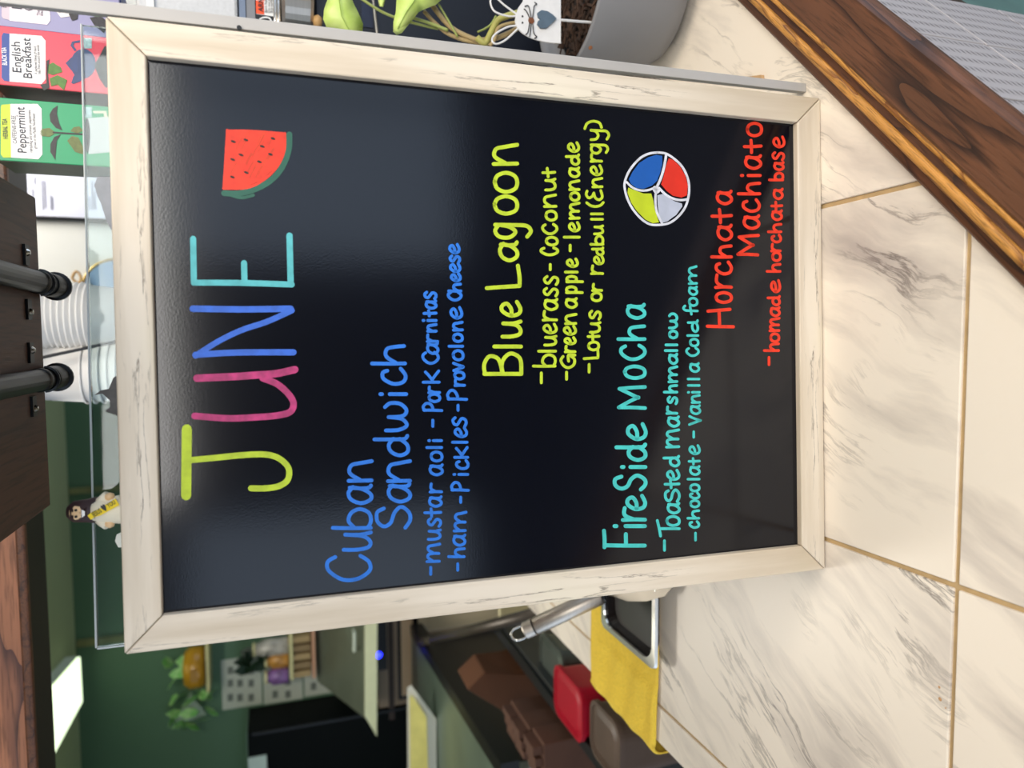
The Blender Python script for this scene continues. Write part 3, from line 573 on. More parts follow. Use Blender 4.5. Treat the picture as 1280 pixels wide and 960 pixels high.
word('-homade horc', 'red', B3, ((496, 800), (506, 250)), 50, 3.2, [('-', 892, 848, 438), ('h', 810, 762, 1.05), ('o', 755, 705, 1.0), ('m', 692, 612, 1.1), ('a', 600, 548, 1.0), ('d', 535, 482, .85), ('e', 458, 385, 1.0), ('h', 335, 285, .95), ('o', 270, 218, .95)])
word('rchata base', 'red', B4, ((505, 850), (530, 150)), 50, 3.2, [('r', 838, 792, 1.05), ('c', 782, 738, 1.05), ('h', 722, 668, .92), ('a', 648, 592, 1.1), ('t', 588, 540, .85), ('a', 522, 462, 1.0), ('b', 410, 365, .95), ('a', 348, 302, 1.05), ('s', 290, 238, 1.3), ('e', 212, 148, 1.25)])
# ------------------------------------------------------------------ acrylic screen behind the board
ACR = mat('clear_acrylic', (214, 230, 232), .03, 0, var=.03, trans=1, ior=1.3)
ACE = mat('acrylic_edge', (176, 172, 168), .35, var=.08, scale=12)
sc_ = empty('acrylic_screen', bp(0, 0, -.06), 'clear acrylic screen with a grey side post standing right behind the menu board', 'screen')
sn = -.0565; sp = bp(0, 0, sn)
tl, tr = atP(122, 809, sp, EN), atP(103.5, 31, sp, EN)
def down(p):                                   # foot of a leaning line on the counter
    return p-EY*((p.z-Z0-.0006)/EY.z)
put('sheet', hexa(B(), [down(tl), down(tr), tr, tl], [q-EN*.003 for q in (down(tl), down(tr), tr, tl)]), ACR, sc_)
put('sheet_edge', tube(B(), [tl+EN*.0008+EY*.0008, tr+EN*.0008+EY*.0008], .0008, 6), mat('bright_edge', (190, 196, 196), .3, var=.05), sc_)
put('sheet_edge', tube(B(), [tl+EN*.0008-EX*.0008, tl-EY*.32+EN*.0008-EX*.0008], .0008, 6), MATS['bright_edge'], sc_)
b0 = atZ(1008, 109.5, 0); t0 = atP(190, 16, b0, EN); dv = (t0-b0).normalized()
e0 = b0+dv*.80
put('side_post', hexa(B(), [b0-EX*.0042, b0+EX*.0042, e0+EX*.0050, e0-EX*.0050], [q-EN*.006 for q in (b0-EX*.0042, b0+EX*.0042, e0+EX*.0050, e0-EX*.0050)]), ACE, sc_, bevel=.0006)
put('post_screw', lathe(B(), [(0, .001), (.0018, .001), (.0018, 0)], atP(299, 35, b0+EN*.0002, EN), 10, EN), BLACKM, sc_)
def flake(pts, m, nm):
    bm = prism(B(), [atP(x, y, sp+EN*.0004, EN) for x, y in pts], EN*.0006); put(nm, bm, m, sc_)
TAPE = mat('torn_tape', (150, 152, 158), .3, var=.3, scale=60, alpha=.75)
flake([(122, 221), (118, 232), (122, 245), (127, 256), (133, 276), (142, 292), (142, 221)], TAPE, 'torn_film')
flake([(118, 494), (126, 488), (136, 486), (142, 472), (146, 470), (148, 520), (140, 517), (131, 514), (138, 508), (137, 500), (128, 492)], mat('dark_film', (70, 68, 66), .4, var=.7, scale=120), 'torn_film')
flake([(144, 676), (146, 668), (152, 665), (156, 672), (154, 684), (148, 684)], mat('white_pad', (240, 240, 225), .4, var=.04), 'adhesive_pad')
# ------------------------------------------------------------------ figurine on the ledge
fn = -.036; fpl = bp(0, 0, fn)
def fp(px, py, d=0): return atP(px, py, fpl+EN*d, EN)
ROBE = mat('cream_robe', (246, 234, 206), .5, var=.08, scale=60); SKIN = mat('figure_skin', (240, 200, 150), .5, var=.05, scale=50); HAIRM = mat('figure_hair', (58, 38, 38), .5, var=.3, scale=80)
cxy = fp(120, 638); base = bp((cxy-BO).dot(EX), BH-.0488, fn)
fg = empty('bearded_figurine', base, 'tiny bearded figurine in cream robe with yellow sash peeking over the board', 'figurine')
def hz_(px): return fp(px, 638).z-base.z
lathe_b = lathe(B(), [(0, 0), (.0115, 0), (.0108, hz_(150)), (.0095, hz_(135)), (.0085, hz_(124)), (.0068, hz_(117)), (.003, hz_(113)), (0, hz_(112))], base, 20); put('robe', lathe_b, ROBE, fg, smooth=True)
for (a, b, c) in (((119, 632), (128, 626), (135, 621.5)), ((119, 645), (128, 651), (135, 654))):
    ar = put('arm', tube(B(), [fp(*a), fp(*b, .001), fp(*c, .003)], [.0035, .0042, .0050], 12), ROBE, fg, smooth=True)
    put('hand', lathe(B(), [(0, -.0036), (.0026, -.0028), (.0037, 0), (.0026, .0028), (0, .0036)], fp(c[0]+2.2, c[1], .004), 12), SKIN, ar, smooth=True)
hc = fp(101, 639.5); hd = put('head', lathe(B(), [(0, -.0085), (.0045, -.0065), (.0066, -.001), (.0066, .003), (.0048, .0065), (0, .0085)], hc, 20), SKIN, fg, smooth=True)
hair = lathe(B(), [(0, .0098), (.004, .0094), (.0078, .0055), (.0086, -.002), (.0100, -.010), (.0098, -.015), (.004, -.0165), (0, -.0165)], hc-EN*.0022, 20); put('hair', hair, HAIRM, fg, smooth=True)
put('beard', lathe(B(), [(0, .0035), (.0035, .0025), (.0048, -.001), (.0035, -.0055), (0, -.0075)], hc+EN*.0040-Vector((0, 0, .0052)), 16), HAIRM, fg, smooth=True)
put('smile', prism(B(), [hc+EN*.0092+EX*s+EY*t for s, t in ((-.0028, -.0030), (.0028, -.0030), (.0016, -.0050), (-.0016, -.0050))], EN*.0005), mat('white_smile', (250, 246, 240), .4, var=.02), fg)
for s in (-.0024, .0024):
    put('eye', lathe(B(), [(0, .0009), (.0010, .0004), (.0010, 0)], hc+EN*.0066+EX*s+EY*.0015, 10, EN), BLACKP, fg)
    put('eyebrow', tube(B(), [hc+EN*.0068+EX*(s-.0012)+EY*.0036, hc+EN*.0068+EX*(s+.0012)+EY*.0038], .0005, 6), HAIRM, fg)
put('nose', lathe(B(), [(0, .0014), (.0009, .0008), (.0011, 0)], hc+EN*.0066-EY*.0006, 10, EN), SKIN, fg, smooth=True)
sl = [(112, 647), (117, 643), (125, 640), (135, 634), (147, 627)]
cen = catmull(sl, 5); L_ = []; R_ = []
for i, (x, y) in enumerate(cen):
    a = cen[max(i-1, 0)]; b = cen[min(i+1, len(cen)-1)]; dx, dy = b[0]-a[0], b[1]-a[1]; l = math.hypot(dx, dy); wv = 3.2+1.6*i/len(cen)
    L_.append(fp(x-dy/l*wv, y+dx/l*wv, .0118)); R_.append(fp(x+dy/l*wv, y-dx/l*wv, .0118))
sash = put('sash', hexa(B(), L_+R_[::-1], [q+EN*.0008 for q in L_+R_[::-1]]), mat('yellow_sash', (250, 216, 20), .5, var=.05), fg)
p0 = fp(117.5, 646.2, .0128); p1 = fp(145.5, 629.2, .0128); e_ = (p1-p0).normalized(); f_ = EN.cross(e_)
text('JESUS \u2665 YOU', p0, e_, f_, .0052, BLACKP, fg, .0003, 'lettering', (p1-p0).length)
# ------------------------------------------------------------------ overhead shelf on black pipes
zs = atY(54, 440, .86).z-Z0
shl, shr = atZ(60, 634, zs).x, atZ(48, 249, zs).x
WALN = wood('walnut_board', (80, 52, 40), (48, 30, 24), .8, math.pi/2, .55, 6)
oh = empty('overhead_shelf', ((shl+shr)/2, .86, Z0+zs), 'dark brown shelf board hung overhead on two black iron pipes', 'shelf')
put('shelf_board', box(B(), (shl, .24, Z0+zs), (shr, .86, Z0+zs+.019)), WALN, oh, bevel=.0015)
for (x, y) in ((66, 357), (68, 472)):
    zc = zs-.0120; e = atZ(x, y, zc); r = .0105
    pb = put('pipe', tube(B(), [(e.x, e.y-.012, e.z), (e.x, .31, e.z), (e.x, .285, e.z+.008), (e.x, .275, e.z+.03), (e.x, .275, CZ-.001)], r, 20), BLACKM, oh, smooth=True)
    put('pipe_cap', lathe(B(), [(0, -.022), (.0118, -.022), (.0122, -.018), (.0122, .008), (.0150, .009), (.0150, .013), (0, .013)], (e.x, e.y, e.z), 24, Vector((0, 1, 0))), BLACKM, pb, smooth=False)
    put('pipe_collar', lathe(B(), [(.0100, -.005), (.0118, -.003), (.0118, .003), (.0100, .005)], (e.x, e.y-.050, e.z), 24, Vector((0, 1, 0))), BLACKM, pb, smooth=True)
    sy = atZ(31, 325, zs).y
    st_ = B()
    for s in (-1, 1): box(st_, (e.x+s*.0265-.010, sy-.006, Z0+zs-.0025), (e.x+s*.0265+.010, sy+.006, Z0+zs))
    pc = put('pipe_strap', tube(st_, [(e.x+(r+.0012)*math.cos(a), sy, e.z+(r+.0012)*math.sin(a)) for a in [math.pi*(1+k/10) for k in range(11)]], .002, 6), BLACKM, pb)
    for s in (-1, 1): put('screw', lathe(B(), [(0, -.0030), (.0022, -.0024), (.0038, 0), (0, .0001)], (e.x+s*.029, sy, Z0+zs-.0026), 10), CHROME, pb)
# customer side ceiling, above everything
struct('ceiling', box(B(), (-3.5, -4.0, CZ), (3.6, hy-.021, CZ+.1)), mat('plaster_ceiling', (214, 208, 196), .85, var=.05, scale=3))
# ------------------------------------------------------------------ coffee machine under the tea boxes
my = 1.0; mt = atY(150, 0, .90).z
x0 = atY(240, 60, my).x
def pz(px, y=my, py=0): return atY(px, py, y).z
def bx(px0, py0, px1, py1, y, dep, bm=None):
    "box whose front face covers the given rectangle of the photograph at distance y"
    a, b = atY(px0, (py0+py1)/2, y), atY(px1, (py0+py1)/2, y); c, d = atY((px0+px1)/2, py0, y), atY((px0+px1)/2, py1, y)
    return box(bm or B(), (d.x, y, b.z), (c.x, y+dep, a.z))
cm = empty('coffee_grinder_machine', (.6, my, Z0), 'silver and black coffee machine behind the plant pot, tea boxes on its top', 'machine')
mx0, mx1 = atY(240, 75, my).x, .62
put('lower_body', box(B(), (mx0, my, Z0+.001), (mx1, my+.3, pz(392))), mat('navy_black_case', (18, 22, 32), .35, var=.15), cm, bevel=.004)
put('steel_case', box(B(), (mx0, my, pz(297)), (mx1, my+.3, mt-.0005)), mat('speckled_silver', (200, 200, 200), .5, .2, var=.12, scale=220), cm, bevel=.004)
put('case_trim', bx(183, -40, 193, 78, my-.004, .0035), mat('white_trim', (232, 232, 230), .4, var=.03), cm)
put('neck_block', box(B(), (mx0+.004, my+.015, pz(392)), (mx1, my+.3, pz(297)-.0005)), BLACKM, cm)
put('side_strip', bx(299, -40, 307, 70, my-.0005, .015), mat('blue_grey_strip', (116, 124, 138), .35, .6, var=.1), cm)
put('side_strip', bx(308, -40, 319, 70, my+.001, .013), mat('grey_strip', (128, 126, 126), .4, .5, var=.15), cm)
wl = put('warning_label', bx(320, -60, 342, 60, my-.001, .0015), mat('label_white', (230, 230, 228), .4, var=.02), cm)
put('orange_band', bx(320, 1, 330, 17.4, my-.0016, .0005), mat('warning_orange', (236, 84, 36), .4, var=.05), wl)
put('orange_band', bx(320, -50, 330, 0, my-.0016, .0005), mat('warning_orange', (236, 84, 36)), wl)
put('black_band', bx(320, 19, 342, 45, my-.0016, .0005), BLACKP, wl)
for (px, py, s, t_, m_) in ((329, 15, .0085, 'ARNING', BLACKP), (334, 16, .0045, 'Burn hazard', BLACKP), (338, 16, .0045, 'Do not touch', BLACKP), (341, 16, .0045, 'hot surface', BLACKP)):
    text(t_, atY(px, py, my-.0024), Vector((1, 0, 0)), Vector((0, 0, 1)), s, m_, wl, .0002)
put('hazard_symbol', tube(B(), [atY(x, y, my-.0022) for x, y in catmull([(325, 24), (330, 22), (337, 23), (339, 30), (334, 38), (326, 34), (325, 24)], 4)], .0011, 6), MATS['label_white'], wl)
for i, x in enumerate((344, 348.5)): put('chrome_trim', tube(B(), [atY(x, -30, my-.001), atY(x, 75, my-.001)], .0026, 10), CHROME, cm, smooth=True)
ca, cb_ = atY(352, 10, my-.004), atY(391, 10, my-.004); rr = .03
put('steel_drum', lathe(B(), [(0, 0), (rr*1.6, 0), (rr*1.66, .004), (rr*1.66, abs(ca.z-cb_.z)-.004), (rr*1.6, abs(ca.z-cb_.z)), (0, abs(ca.z-cb_.z))], (atY(370, 0, my).x+.015, my+.01, cb_.z), 36), STEEL, cm, smooth=False)
put('wooden_knob', lathe(B(), [(0, -.006), (.006, -.005), (.0085, 0), (.006, .005), (0, .006)], atY(397, 27, my-.012), 16), mat('turned_wood', (186, 146, 92), .5, var=.1), cm, smooth=True)
put('steam_rod', tube(B(), [atY(464, -20, my-.02), atY(472, 46, my-.02), atY(480, 75, my-.02)], .0022, 8), CHROME, cm)
put('rating_plate', bx(452, 4, 466, 34, my-.0015, .001), mat('dark_blue_plate', (26, 36, 60), .4, var=.3, scale=90), cm)
tag(put('sachet_pack', box(B(), (atY(150, 6, .91).x, .905, mt), (atY(150, -40, .91).x, .935, mt+.001)), mat('sachet', (70, 90, 150), .5, var=.4, scale=60)), 'flat blue and white paper packet on the silver machine', 'packet')
# ------------------------------------------------------------------ tea boxes
ty = .90
def tea(nm, lab, pl, pr, col, side, hdr, hcol, panel, pcol=(244, 240, 238)):
    xl, xr = atY(60, pl, ty).x, atY(60, pr, ty).x; top = atY(-12, 100, ty).z
    t = empty('tea_box', ((xl+xr)/2, ty+.03, mt+.001), lab, 'tea box', 'tea boxes in a row on the machine')
    put('carton', box(B(), (xl, ty, mt+.001), (xr, ty+.062, top)), mat('card_'+nm, col, .35, var=.05, scale=8), t, bevel=.0006)
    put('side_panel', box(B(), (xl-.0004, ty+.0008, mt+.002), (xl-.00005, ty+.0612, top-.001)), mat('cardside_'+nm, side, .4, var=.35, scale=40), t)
    y_ = ty-.0003
    def P(x, y): return atY(x, y, y_)
    def flat(n_, pts, m, lift=.0002):
        return put(n_, prism(B(), [P(x, y)-Vector((0, lift, 0)) for x, y in pts], (0, .00015, 0)), m, t)
    flat('header_band', hdr, mat('hdr_'+nm, hcol, .4, var=.03), .0001)
    flat('name_panel', panel, mat('panel_'+nm, pcol, .4, var=.02), .0002)
    def T(s, px, ya, yb, size, m=None):
        a, b = P(px, ya), P(px, yb)
        text(s, a, Vector((1, 0, 0)), Vector((0, 0, 1)), size, m or mat('print_ink', (44, 48, 60), .5, var=.05), t, .0004, 'printed_text', (b-a).length)
    return t, flat, T
def ell(cx, cy, rx, ry, n=16, a0=0, a1=2*math.pi): return [(cx+rx*math.cos(a0+(a1-a0)*k/n), cy+ry*math.sin(a0+(a1-a0)*k/n)) for k in range(n)]
DKL, OLV, GRN = mat('print_dark', (52, 48, 50), .45, var=.5, scale=300), mat('print_olive', (112, 122, 66), .45, var=.35, scale=200), mat('print_green', (86, 128, 50), .45, var=.35, scale=200)
WHC = mat('print_white', (206, 204, 200), .45, var=.1, scale=40)
WHT = mat('white_ink', (240, 240, 245), .5, var=.02)
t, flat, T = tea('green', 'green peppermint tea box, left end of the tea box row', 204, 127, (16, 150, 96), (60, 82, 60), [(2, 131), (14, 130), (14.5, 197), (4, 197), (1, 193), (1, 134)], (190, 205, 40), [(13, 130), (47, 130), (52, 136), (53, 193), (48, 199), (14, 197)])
T('HERBAL TEA', 10, 174, 149, .0062, mat('print_ink', (44, 48, 60), .5, var=.05)); T('CAFFEINE-FREE', 21.5, 180, 145, .0058); T('Peppermint', 33.5, 192, 135, .0120)
T('refreshing and aromatic peppermint', 41, 191, 138, .0042); T('grown in the Pacific Northwest', 46, 186, 142, .0042)
flat('leaf_print', [(48, 166), (53, 161), (62, 160), (70, 166), (62, 171), (52, 170)], OLV); flat('leaf_print', [(78, 163), (70, 160), (63, 152), (62, 143), (66, 136), (72, 132), (71, 142), (74, 154)], DKL)
flat('leaf_print', [(76, 168), (68, 171), (63, 180), (63, 190), (69, 200), (70, 188), (71, 176)], DKL); flat('stem_print', [(66, 164.5), (104, 167), (104, 169), (66, 166.5)], DKL, .0003)
flat('leaf_print', [(88, 164), (92, 159), (99, 158), (104, 163), (97, 167)], OLV); flat('leaf_print', [(84, 176), (90, 170), (98, 172), (104, 184), (104, 193), (94, 190)], OLV)
flat('mug_print', [(109, 148), (140, 146), (142, 190), (111, 193)], WHC, .0002); flat('mug_print', ell(109, 170, 4, 22), DKL, .0004); flat('mug_handle_print', [(116, 139), (133, 139), (135, 147), (130, 147), (130, 142), (118, 142)], mat('print_cream', (220, 210, 180), .5, var=.1))
flat('seal_print', [(105, 134), (115, 134), (115, 147), (106, 147)], mat('print_seal', (190, 214, 214), .5, var=.5, scale=400))
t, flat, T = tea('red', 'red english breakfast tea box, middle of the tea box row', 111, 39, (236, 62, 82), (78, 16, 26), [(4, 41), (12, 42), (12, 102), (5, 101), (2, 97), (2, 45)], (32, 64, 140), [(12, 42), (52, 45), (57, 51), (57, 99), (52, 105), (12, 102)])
T('BLACK TEA', 9, 82, 60, .0062, WHT); T('English', 27, 92, 54, .0118); T('Breakfast', 40.5, 99, 49, .0118); T('A perfected blend of black', 47, 93, 58, .0042); T('teas from around the world', 51, 93, 57, .0042)
flat('leaf_print', [(58, 76), (62, 74), (60, 92), (62, 110), (55, 113), (50, 106), (58, 104)], DKL); flat('leaf_print', [(59, 82), (66, 78), (76, 84), (78, 90), (66, 94), (60, 92)], GRN); flat('leaf_print', [(62, 98), (72, 94), (84, 100), (80, 113), (72, 106), (64, 108)], GRN, .0003)
NAVY = mat('print_navy', (40, 62, 112), .35, var=.35, scale=60)
flat('teapot_print', ell(104, 80, 16, 19), NAVY); flat('teapot_print', [(82, 79), (85, 76), (89, 72), (97, 70), (97, 90), (89, 88), (85, 83)], NAVY, .0003); flat('teapot_print', [(92, 95), (99, 90), (108, 96), (100, 102), (92, 105), (89, 104)], NAVY, .00025)
flat('teapot_handle_print', [(100, 50), (90, 52), (88, 57), (93, 64), (96, 63), (92, 57), (93, 54), (100, 53)], NAVY); flat('tea_leaves_print', [(118, 82), (126, 68), (131, 58), (140, 58), (140, 110), (132, 110), (124, 98)], DKL, .0003)
flat('seal_print', [(104, 48), (115, 48), (115, 61), (105, 61)], MATS['print_seal'], .0003)
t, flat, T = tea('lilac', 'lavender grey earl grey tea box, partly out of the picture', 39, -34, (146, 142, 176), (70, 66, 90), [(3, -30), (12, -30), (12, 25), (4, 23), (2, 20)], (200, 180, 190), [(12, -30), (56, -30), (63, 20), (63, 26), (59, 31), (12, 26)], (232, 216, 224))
T('Earl', 27.5, 13, -10, .0130); T('Grey', 42, 15, -14, .0130); T('The aromatic brew', 50, 20, -14, .0042); T('black tea, bergamot', 54, 20, -14, .0042); T('BLACK TEA', 8, 10, -12, .0062)
flat('mug_print', [(72, -20), (92, -20), (96, 10), (92, 20), (76, 22), (70, 14)], mat('print_porcelain', (228, 222, 218), .4, var=.05)); flat('mug_print', [(72, -15), (80, -15), (80, 14), (74, 16)], mat('print_tea', (140, 84, 60), .4, var=.1), .0004)
flat('stone_print', [(88, 10), (95, 9), (98, 14), (97, 24), (90, 26), (86, 18)], DKL, .0005); flat('leaf_print', [(96, -10), (110, -4), (120, 6), (118, 14), (104, 12)], GRN); flat('tag_print', ell(122, 16, 9, 5, 10), mat('print_tag', (104, 146, 84), .5, var=.2), .0004); flat('stone_print', [(112, 22), (126, 20), (138, 30), (130, 42), (118, 32)], DKL)
# ------------------------------------------------------------------ pothos in a grey pot
pc = Vector((.447, .851, Z0)); 
po = empty('potted_pothos', pc, 'trailing pothos in a round matte grey pot on the marble tiles', 'potted plant')
bm = lathe(B(), [(0, .001), (.056, .001), (.063, .004), (.082, .014), (.097, .040), (.1045, .085), (.108, .138), (.1070, .1405), (.1035, .1405), (.101, .130), (.096, .112), (0, .112)], pc, 64)
put('pot', bm, mat('grey_ceramic', (132, 132, 134), .5, var=.06, scale=6), po, smooth=True)
bm = lathe(B(), [(0, .119), (.05, .120), (.08, .116), (.0945, .113), (.0945, .1125), (0, .1125)], pc, 40)
for v in bm.verts: v.co.z += random.uniform(-.002, .003) if v.co.z > Z0+.114 else 0
put('soil', bm, mat('potting_soil', (40, 32, 28), .95, var=.6, scale=160, bump=.6), po)
bm = B(); random.seed(5)
for k in range(420):
    a = random.uniform(0, 6.28); r = .092*math.sqrt(random.random()); p = pc+Vector((r*math.cos(a), r*math.sin(a), .121+random.uniform(0, .004))); l = random.uniform(.003, .010)
    R = Matrix.Translation(p) @ Matrix.Rotation(random.uniform(0, 6.28), 4, 'Z') @ Matrix.Rotation(random.uniform(-.5, .5), 4, 'X')
    box(bm, (-l, -.0015, -.001), (l, .0015, .001), R)
o = put('bark_chips', bm, mat('bark', (78, 56, 42), .9, var=.75, scale=60), po); o['kind'] = 'stuff'
for k, (px, py) in enumerate(((766, 34), (763, 45))):
    q = atY(px, py, .745); put('rust_spot', lathe(B(), [(0, .0008), (.002, .0006), (.0026, 0)], pc+(q-pc).normalized()*0+Vector((q.x-pc.x, -math.sqrt(max(0, .1082**2-(q.x-pc.x)**2)), q.z-Z0)), 10, Vector((-.6, -.8, 0))), mat('rust', (150, 96, 60), .7, var=.2), po)
LEAFM = mat('pothos_leaf', (176, 204, 92), .4, col2=(206, 222, 132), scale=40, contrast=(.35, .7))
def leaf(outline, spine, y, bulge=.006, nm='leaf'):
    bm = B(); S = [atY(x, yy, y-bulge) for x, yy in spine]; O = [atY(x, yy, y+.004*math.sin(i*1.7)) for i, (x, yy) in enumerate(outline)]
    vS = [bm.verts.new(p) for p in S]; vO = [bm.verts.new(p) for p in O]
    near = [min(range(len(S)), key=lambda k: (S[k]-p).length) for p in O]
    n = len(O)
    for i in range(n):
        j = (i+1) % n
        bm.faces.new((vO[i], vO[j], vS[near[i]]))
        a, b = near[i], near[j]
        st = 1 if b > a else -1
        for k in range(a, b, st): bm.faces.new((vO[j], vS[k], vS[k+st]))
    o = put(nm, bm, LEAFM, po, smooth=True); s = o.modifiers.new('thickness', 'SOLIDIFY'); s.thickness = .0008
    return o
ly = .86
l1 = leaf([(420, -25), (409, 0), (405, 12), (404, 24), (408, 34), (416, 38), (428, 40), (440, 41), (453, 40), (454, 30), (448, 16), (441, 2), (436, -25)], [(428, -22), (424, 0), (427, 20), (436, 37)], ly)
put('leaf_vein', tube(B(), [atY(x, y, ly-.0072) for x, y in ((428, -22), (424, 0), (427, 20), (436, 37))], .0005, 5), mat('vein', (150, 176, 74), .5, var=.1), l1)
l2 = leaf([(498, -30), (496, -5), (495, 15), (492, 28), (492, 39), (496, 43), (502, 41), (508, 34), (515, 25), (523, 15), (532, 11), (545, 6), (560, -8), (566, -30)], [(535, -25), (522, -5), (508, 15), (497, 36)], ly-.02)
put('leaf_vein', tube(B(), [atY(x, y, ly-.0272) for x, y in ((535, -25), (522, -5), (508, 15), (497, 36))], .0005, 5), MATS['vein'], l2)
leaf([(470, -20), (473, 0), (475, 8), (479, 9), (481, 0), (486, -20)], [(477, -20), (477, 6)], ly, .003)
STEM = mat('stem_green', (150, 160, 84), .5, var=.2, scale=60); TANS = mat('stem_tan', (176, 152, 104), .6, var=.25, scale=60)
def stem(pts, y, r, m): 
    n = len(pts); ys = [y[0]+(y[1]-y[0])*i/(n-1) for i in range(n)]
    P3 = [tuple(atY(a, b, ys[i])) for i, (a, b) in enumerate(pts)]
    put('stem', tube(B(), catmull(P3, 5), r, 8), m, po, smooth=True)
stem([(440, -10), (460, 4), (478, 15), (500, 24), (530, 32), (548, 36)], (.87, .86), .0016, STEM)
stem([(530, 14), (545, 30), (560, 42), (580, 50), (600, 54), (615, 57)], (.86, .85), .0024, TANS)
stem([(540, 6), (552, 22), (566, 36), (585, 46), (600, 50), (625, 46), (660, 30), (700, 20)], (.86, .84), .0030, TANS)
stem([(548, 5), (560, 25), (572, 46)], (.85, .85), .0013, STEM)
stem([(515, 22), (540, 30), (560, 38)], (.86, .85), .0020, STEM)
stem([(596, 47), (606, 54), (612, 44), (622, 26), (634, 20), (648, 16), (690, 2)], (.84, .83), .0038, mat('stem_yellow', (178, 172, 92), .5, var=.3, scale=40))
stem([(612, 57), (618, 50), (622, 36), (634, 30), (660, 26)], (.835, .83), .0020, TANS)
stem([(597, 40), (606, 36), (614, 30), (620, 20)], (.84, .84), .0012, STEM)
# rabbit stake in the pot
ry = .80
rb = empty('rabbit_plant_stake', atY(752, 29, ry+.02), 'white metal rabbit stake with a slate heart stuck in the pothos pot', 'plant stake')
body = [(701, -40), (701, 54)]+[(701-57*math.sin(a), 26+28*math.cos(a)*(1.0) if math.cos(a) > 0 else 26+44*math.cos(a)) for a in [math.pi*k/16 for k in range(1, 12)]]+[(668, -38)]
put('body_plate', prism(B(), [atY(x, y, ry) for x, y in body], (0, .0018, 0)), mat('white_enamel', (226, 224, 222), .45, var=.08, scale=90), rb)
put('heart', prism(B(), [atY(x, y, ry-.0003) for x, y in [(695, 24), (689, 30), (682, 36), (675, 36), (671, 31), (672, 27), (675, 25), (672, 22), (671, 17), (676, 13.5), (684, 15), (690, 19)]], (0, -.0022, 0)), mat('slate_blue', (88, 106, 122), .6, var=.25, scale=90), rb)
put('nose', lathe(B(), [(0, .0012), (.0036, .001), (.0038, 0)], atY(664, 26, ry), 16, Vector((0, -1, 0))), mat('brown_bead', (120, 70, 40), .5, var=.1), rb)
for y in (20.5, 28.5): put('eye', lathe(B(), [(0, .0008), (.0011, .0006), (.0011, 0)], atY(653, y, ry), 10, Vector((0, -1, 0))), BLACKP, rb)
for pts in ([(662, 28), (660, 40), (657, 43)], [(664, 30), (663, 40), (662, 46)], [(666, 30), (667, 40), (669, 44), (671, 46), (668, 48)], [(662, 22), (658, 14), (655, 11)], [(664, 22), (662, 12), (660, 7), (656, 8)], [(666, 22), (667, 12), (668, 7), (671, 5), (668, 3)]):
    put('whisker', tube(B(), [tuple(v) for v in catmull([tuple(atY(x, y, ry-.001)) for x, y in pts], 4)], .0006, 6), BLACKM, rb)
for pts in ([(646, 18), (630, 6), (618, -4), (613, 2), (618, 14), (634, 20), (646, 20)], [(646, 32), (634, 34), (620, 42), (615, 50), (620, 55), (632, 50), (647, 36)]):
    put('ear', tube(B(), [tuple(v) for v in catmull([tuple(atY(x, y, ry+.001)) for x, y in pts], 5)], .0011, 8), MATS['white_enamel'], rb)
put('stake', tube(B(), [atY(700, 25, ry+.002), atY(738, 28, ry+.004), atY(760, 30, ry+.006)], .0016, 8), MATS['white_enamel'], rb)
# little pale wedge lying behind the post
tag(put('wood_wedge', prism(B(), [atZ(x, y, 0.0004) for x, y in ((925, 98.5), (955, 94), (956, 101), (940, 101))], (0, 0, .004)), mat('pale_wood', (196, 158, 112), .6, var=.2, scale=40)), 'small pale wooden wedge on the tiles behind the acrylic screen', 'wedge')
# ------------------------------------------------------------------ cups, sign and papers by the white partition
cy = 1.17
cr = atY(500, 480, cy)
rk = empty('cup_organizer', (atY(140, 430, cy).x, cy, Z0), 'black metal stand hidden behind the board carrying the cup stacks', 'stand')
xA, xB = atY(100, 396, cy).x, atY(100, 466, cy).x; top_s = atY(185, 430, cy).z
put('top_plate', box(B(), (xB-.07, cy-.07, top_s-.004), (xA+.07, cy+.07, top_s)), BLACKM, rk)
for sx in (xB-.065, xA+.065):
    for sy_ in (cy-.065, cy+.065): put('leg', box(B(), (sx-.004, sy_-.004, Z0+.001), (sx+.004, sy_+.004, top_s-.0041)), BLACKM, rk)
CUP = mat('paper_cup', (238, 236, 232), .5, var=.04, scale=8)
k_ = cy*1.0/887*1.03
ORD = ['lowest', 'second', 'third', 'fourth', 'fifth', 'sixth', 'seventh', 'eighth', 'ninth', 'tenth', 'eleventh', 'twelfth', 'thirteenth', 'fourteenth', 'fifteenth']
def cup(c, rt, rb_, h, up, lab, grp):
    t = empty('paper_cup', c, lab, 'cup', grp)
    s = 1 if up else -1
    prof = [(0, .001), (rb_, .001), (rb_+.0003, .003), (rt, h-.003), (rt+.0028, h-.0025), (rt+.0032, h-.001), (rt+.0022, h), (rt-.0004, h-.001), (rb_-.001, .004), (0, .004)]
    bm = lathe(B(), prof if up else [(r, h-z) for r, z in prof], c, 36)
    o = put('cup_body', bm, CUP, t, smooth=True); return t
zb = top_s+.0005; hC = .115; n1 = 12
pitch1 = (atY(52, 396, cy).z-(atY(112, 396, cy).z))/8.0
ztop_of_body = atY(112, 396, cy).z
z0c = max(zb, ztop_of_body-hC)
k = 0; z = ztop_of_body-hC
stn = empty('cup_riser', (xA, cy, zb), 'plain riser block under the upright cup stack', 'riser'); put('block', box(B(), (xA-.03, cy-.03, zb), (xA+.03, cy+.03, max(zb+.0005, z))), BLACKP, stn)
rA = 33*k_*1.02
while k < 11:
    cup(Vector((xA+.0012*math.sin(k*1.3), cy, z+.0004)), rA, rA*.70, hC, True, '%s white cup%s of the ribbed upright stack beside the blue plaque' % (ORD[k], ' from the bottom' if k else ''), 'upright paper cups in the right stack'); k += 1; z += pitch1
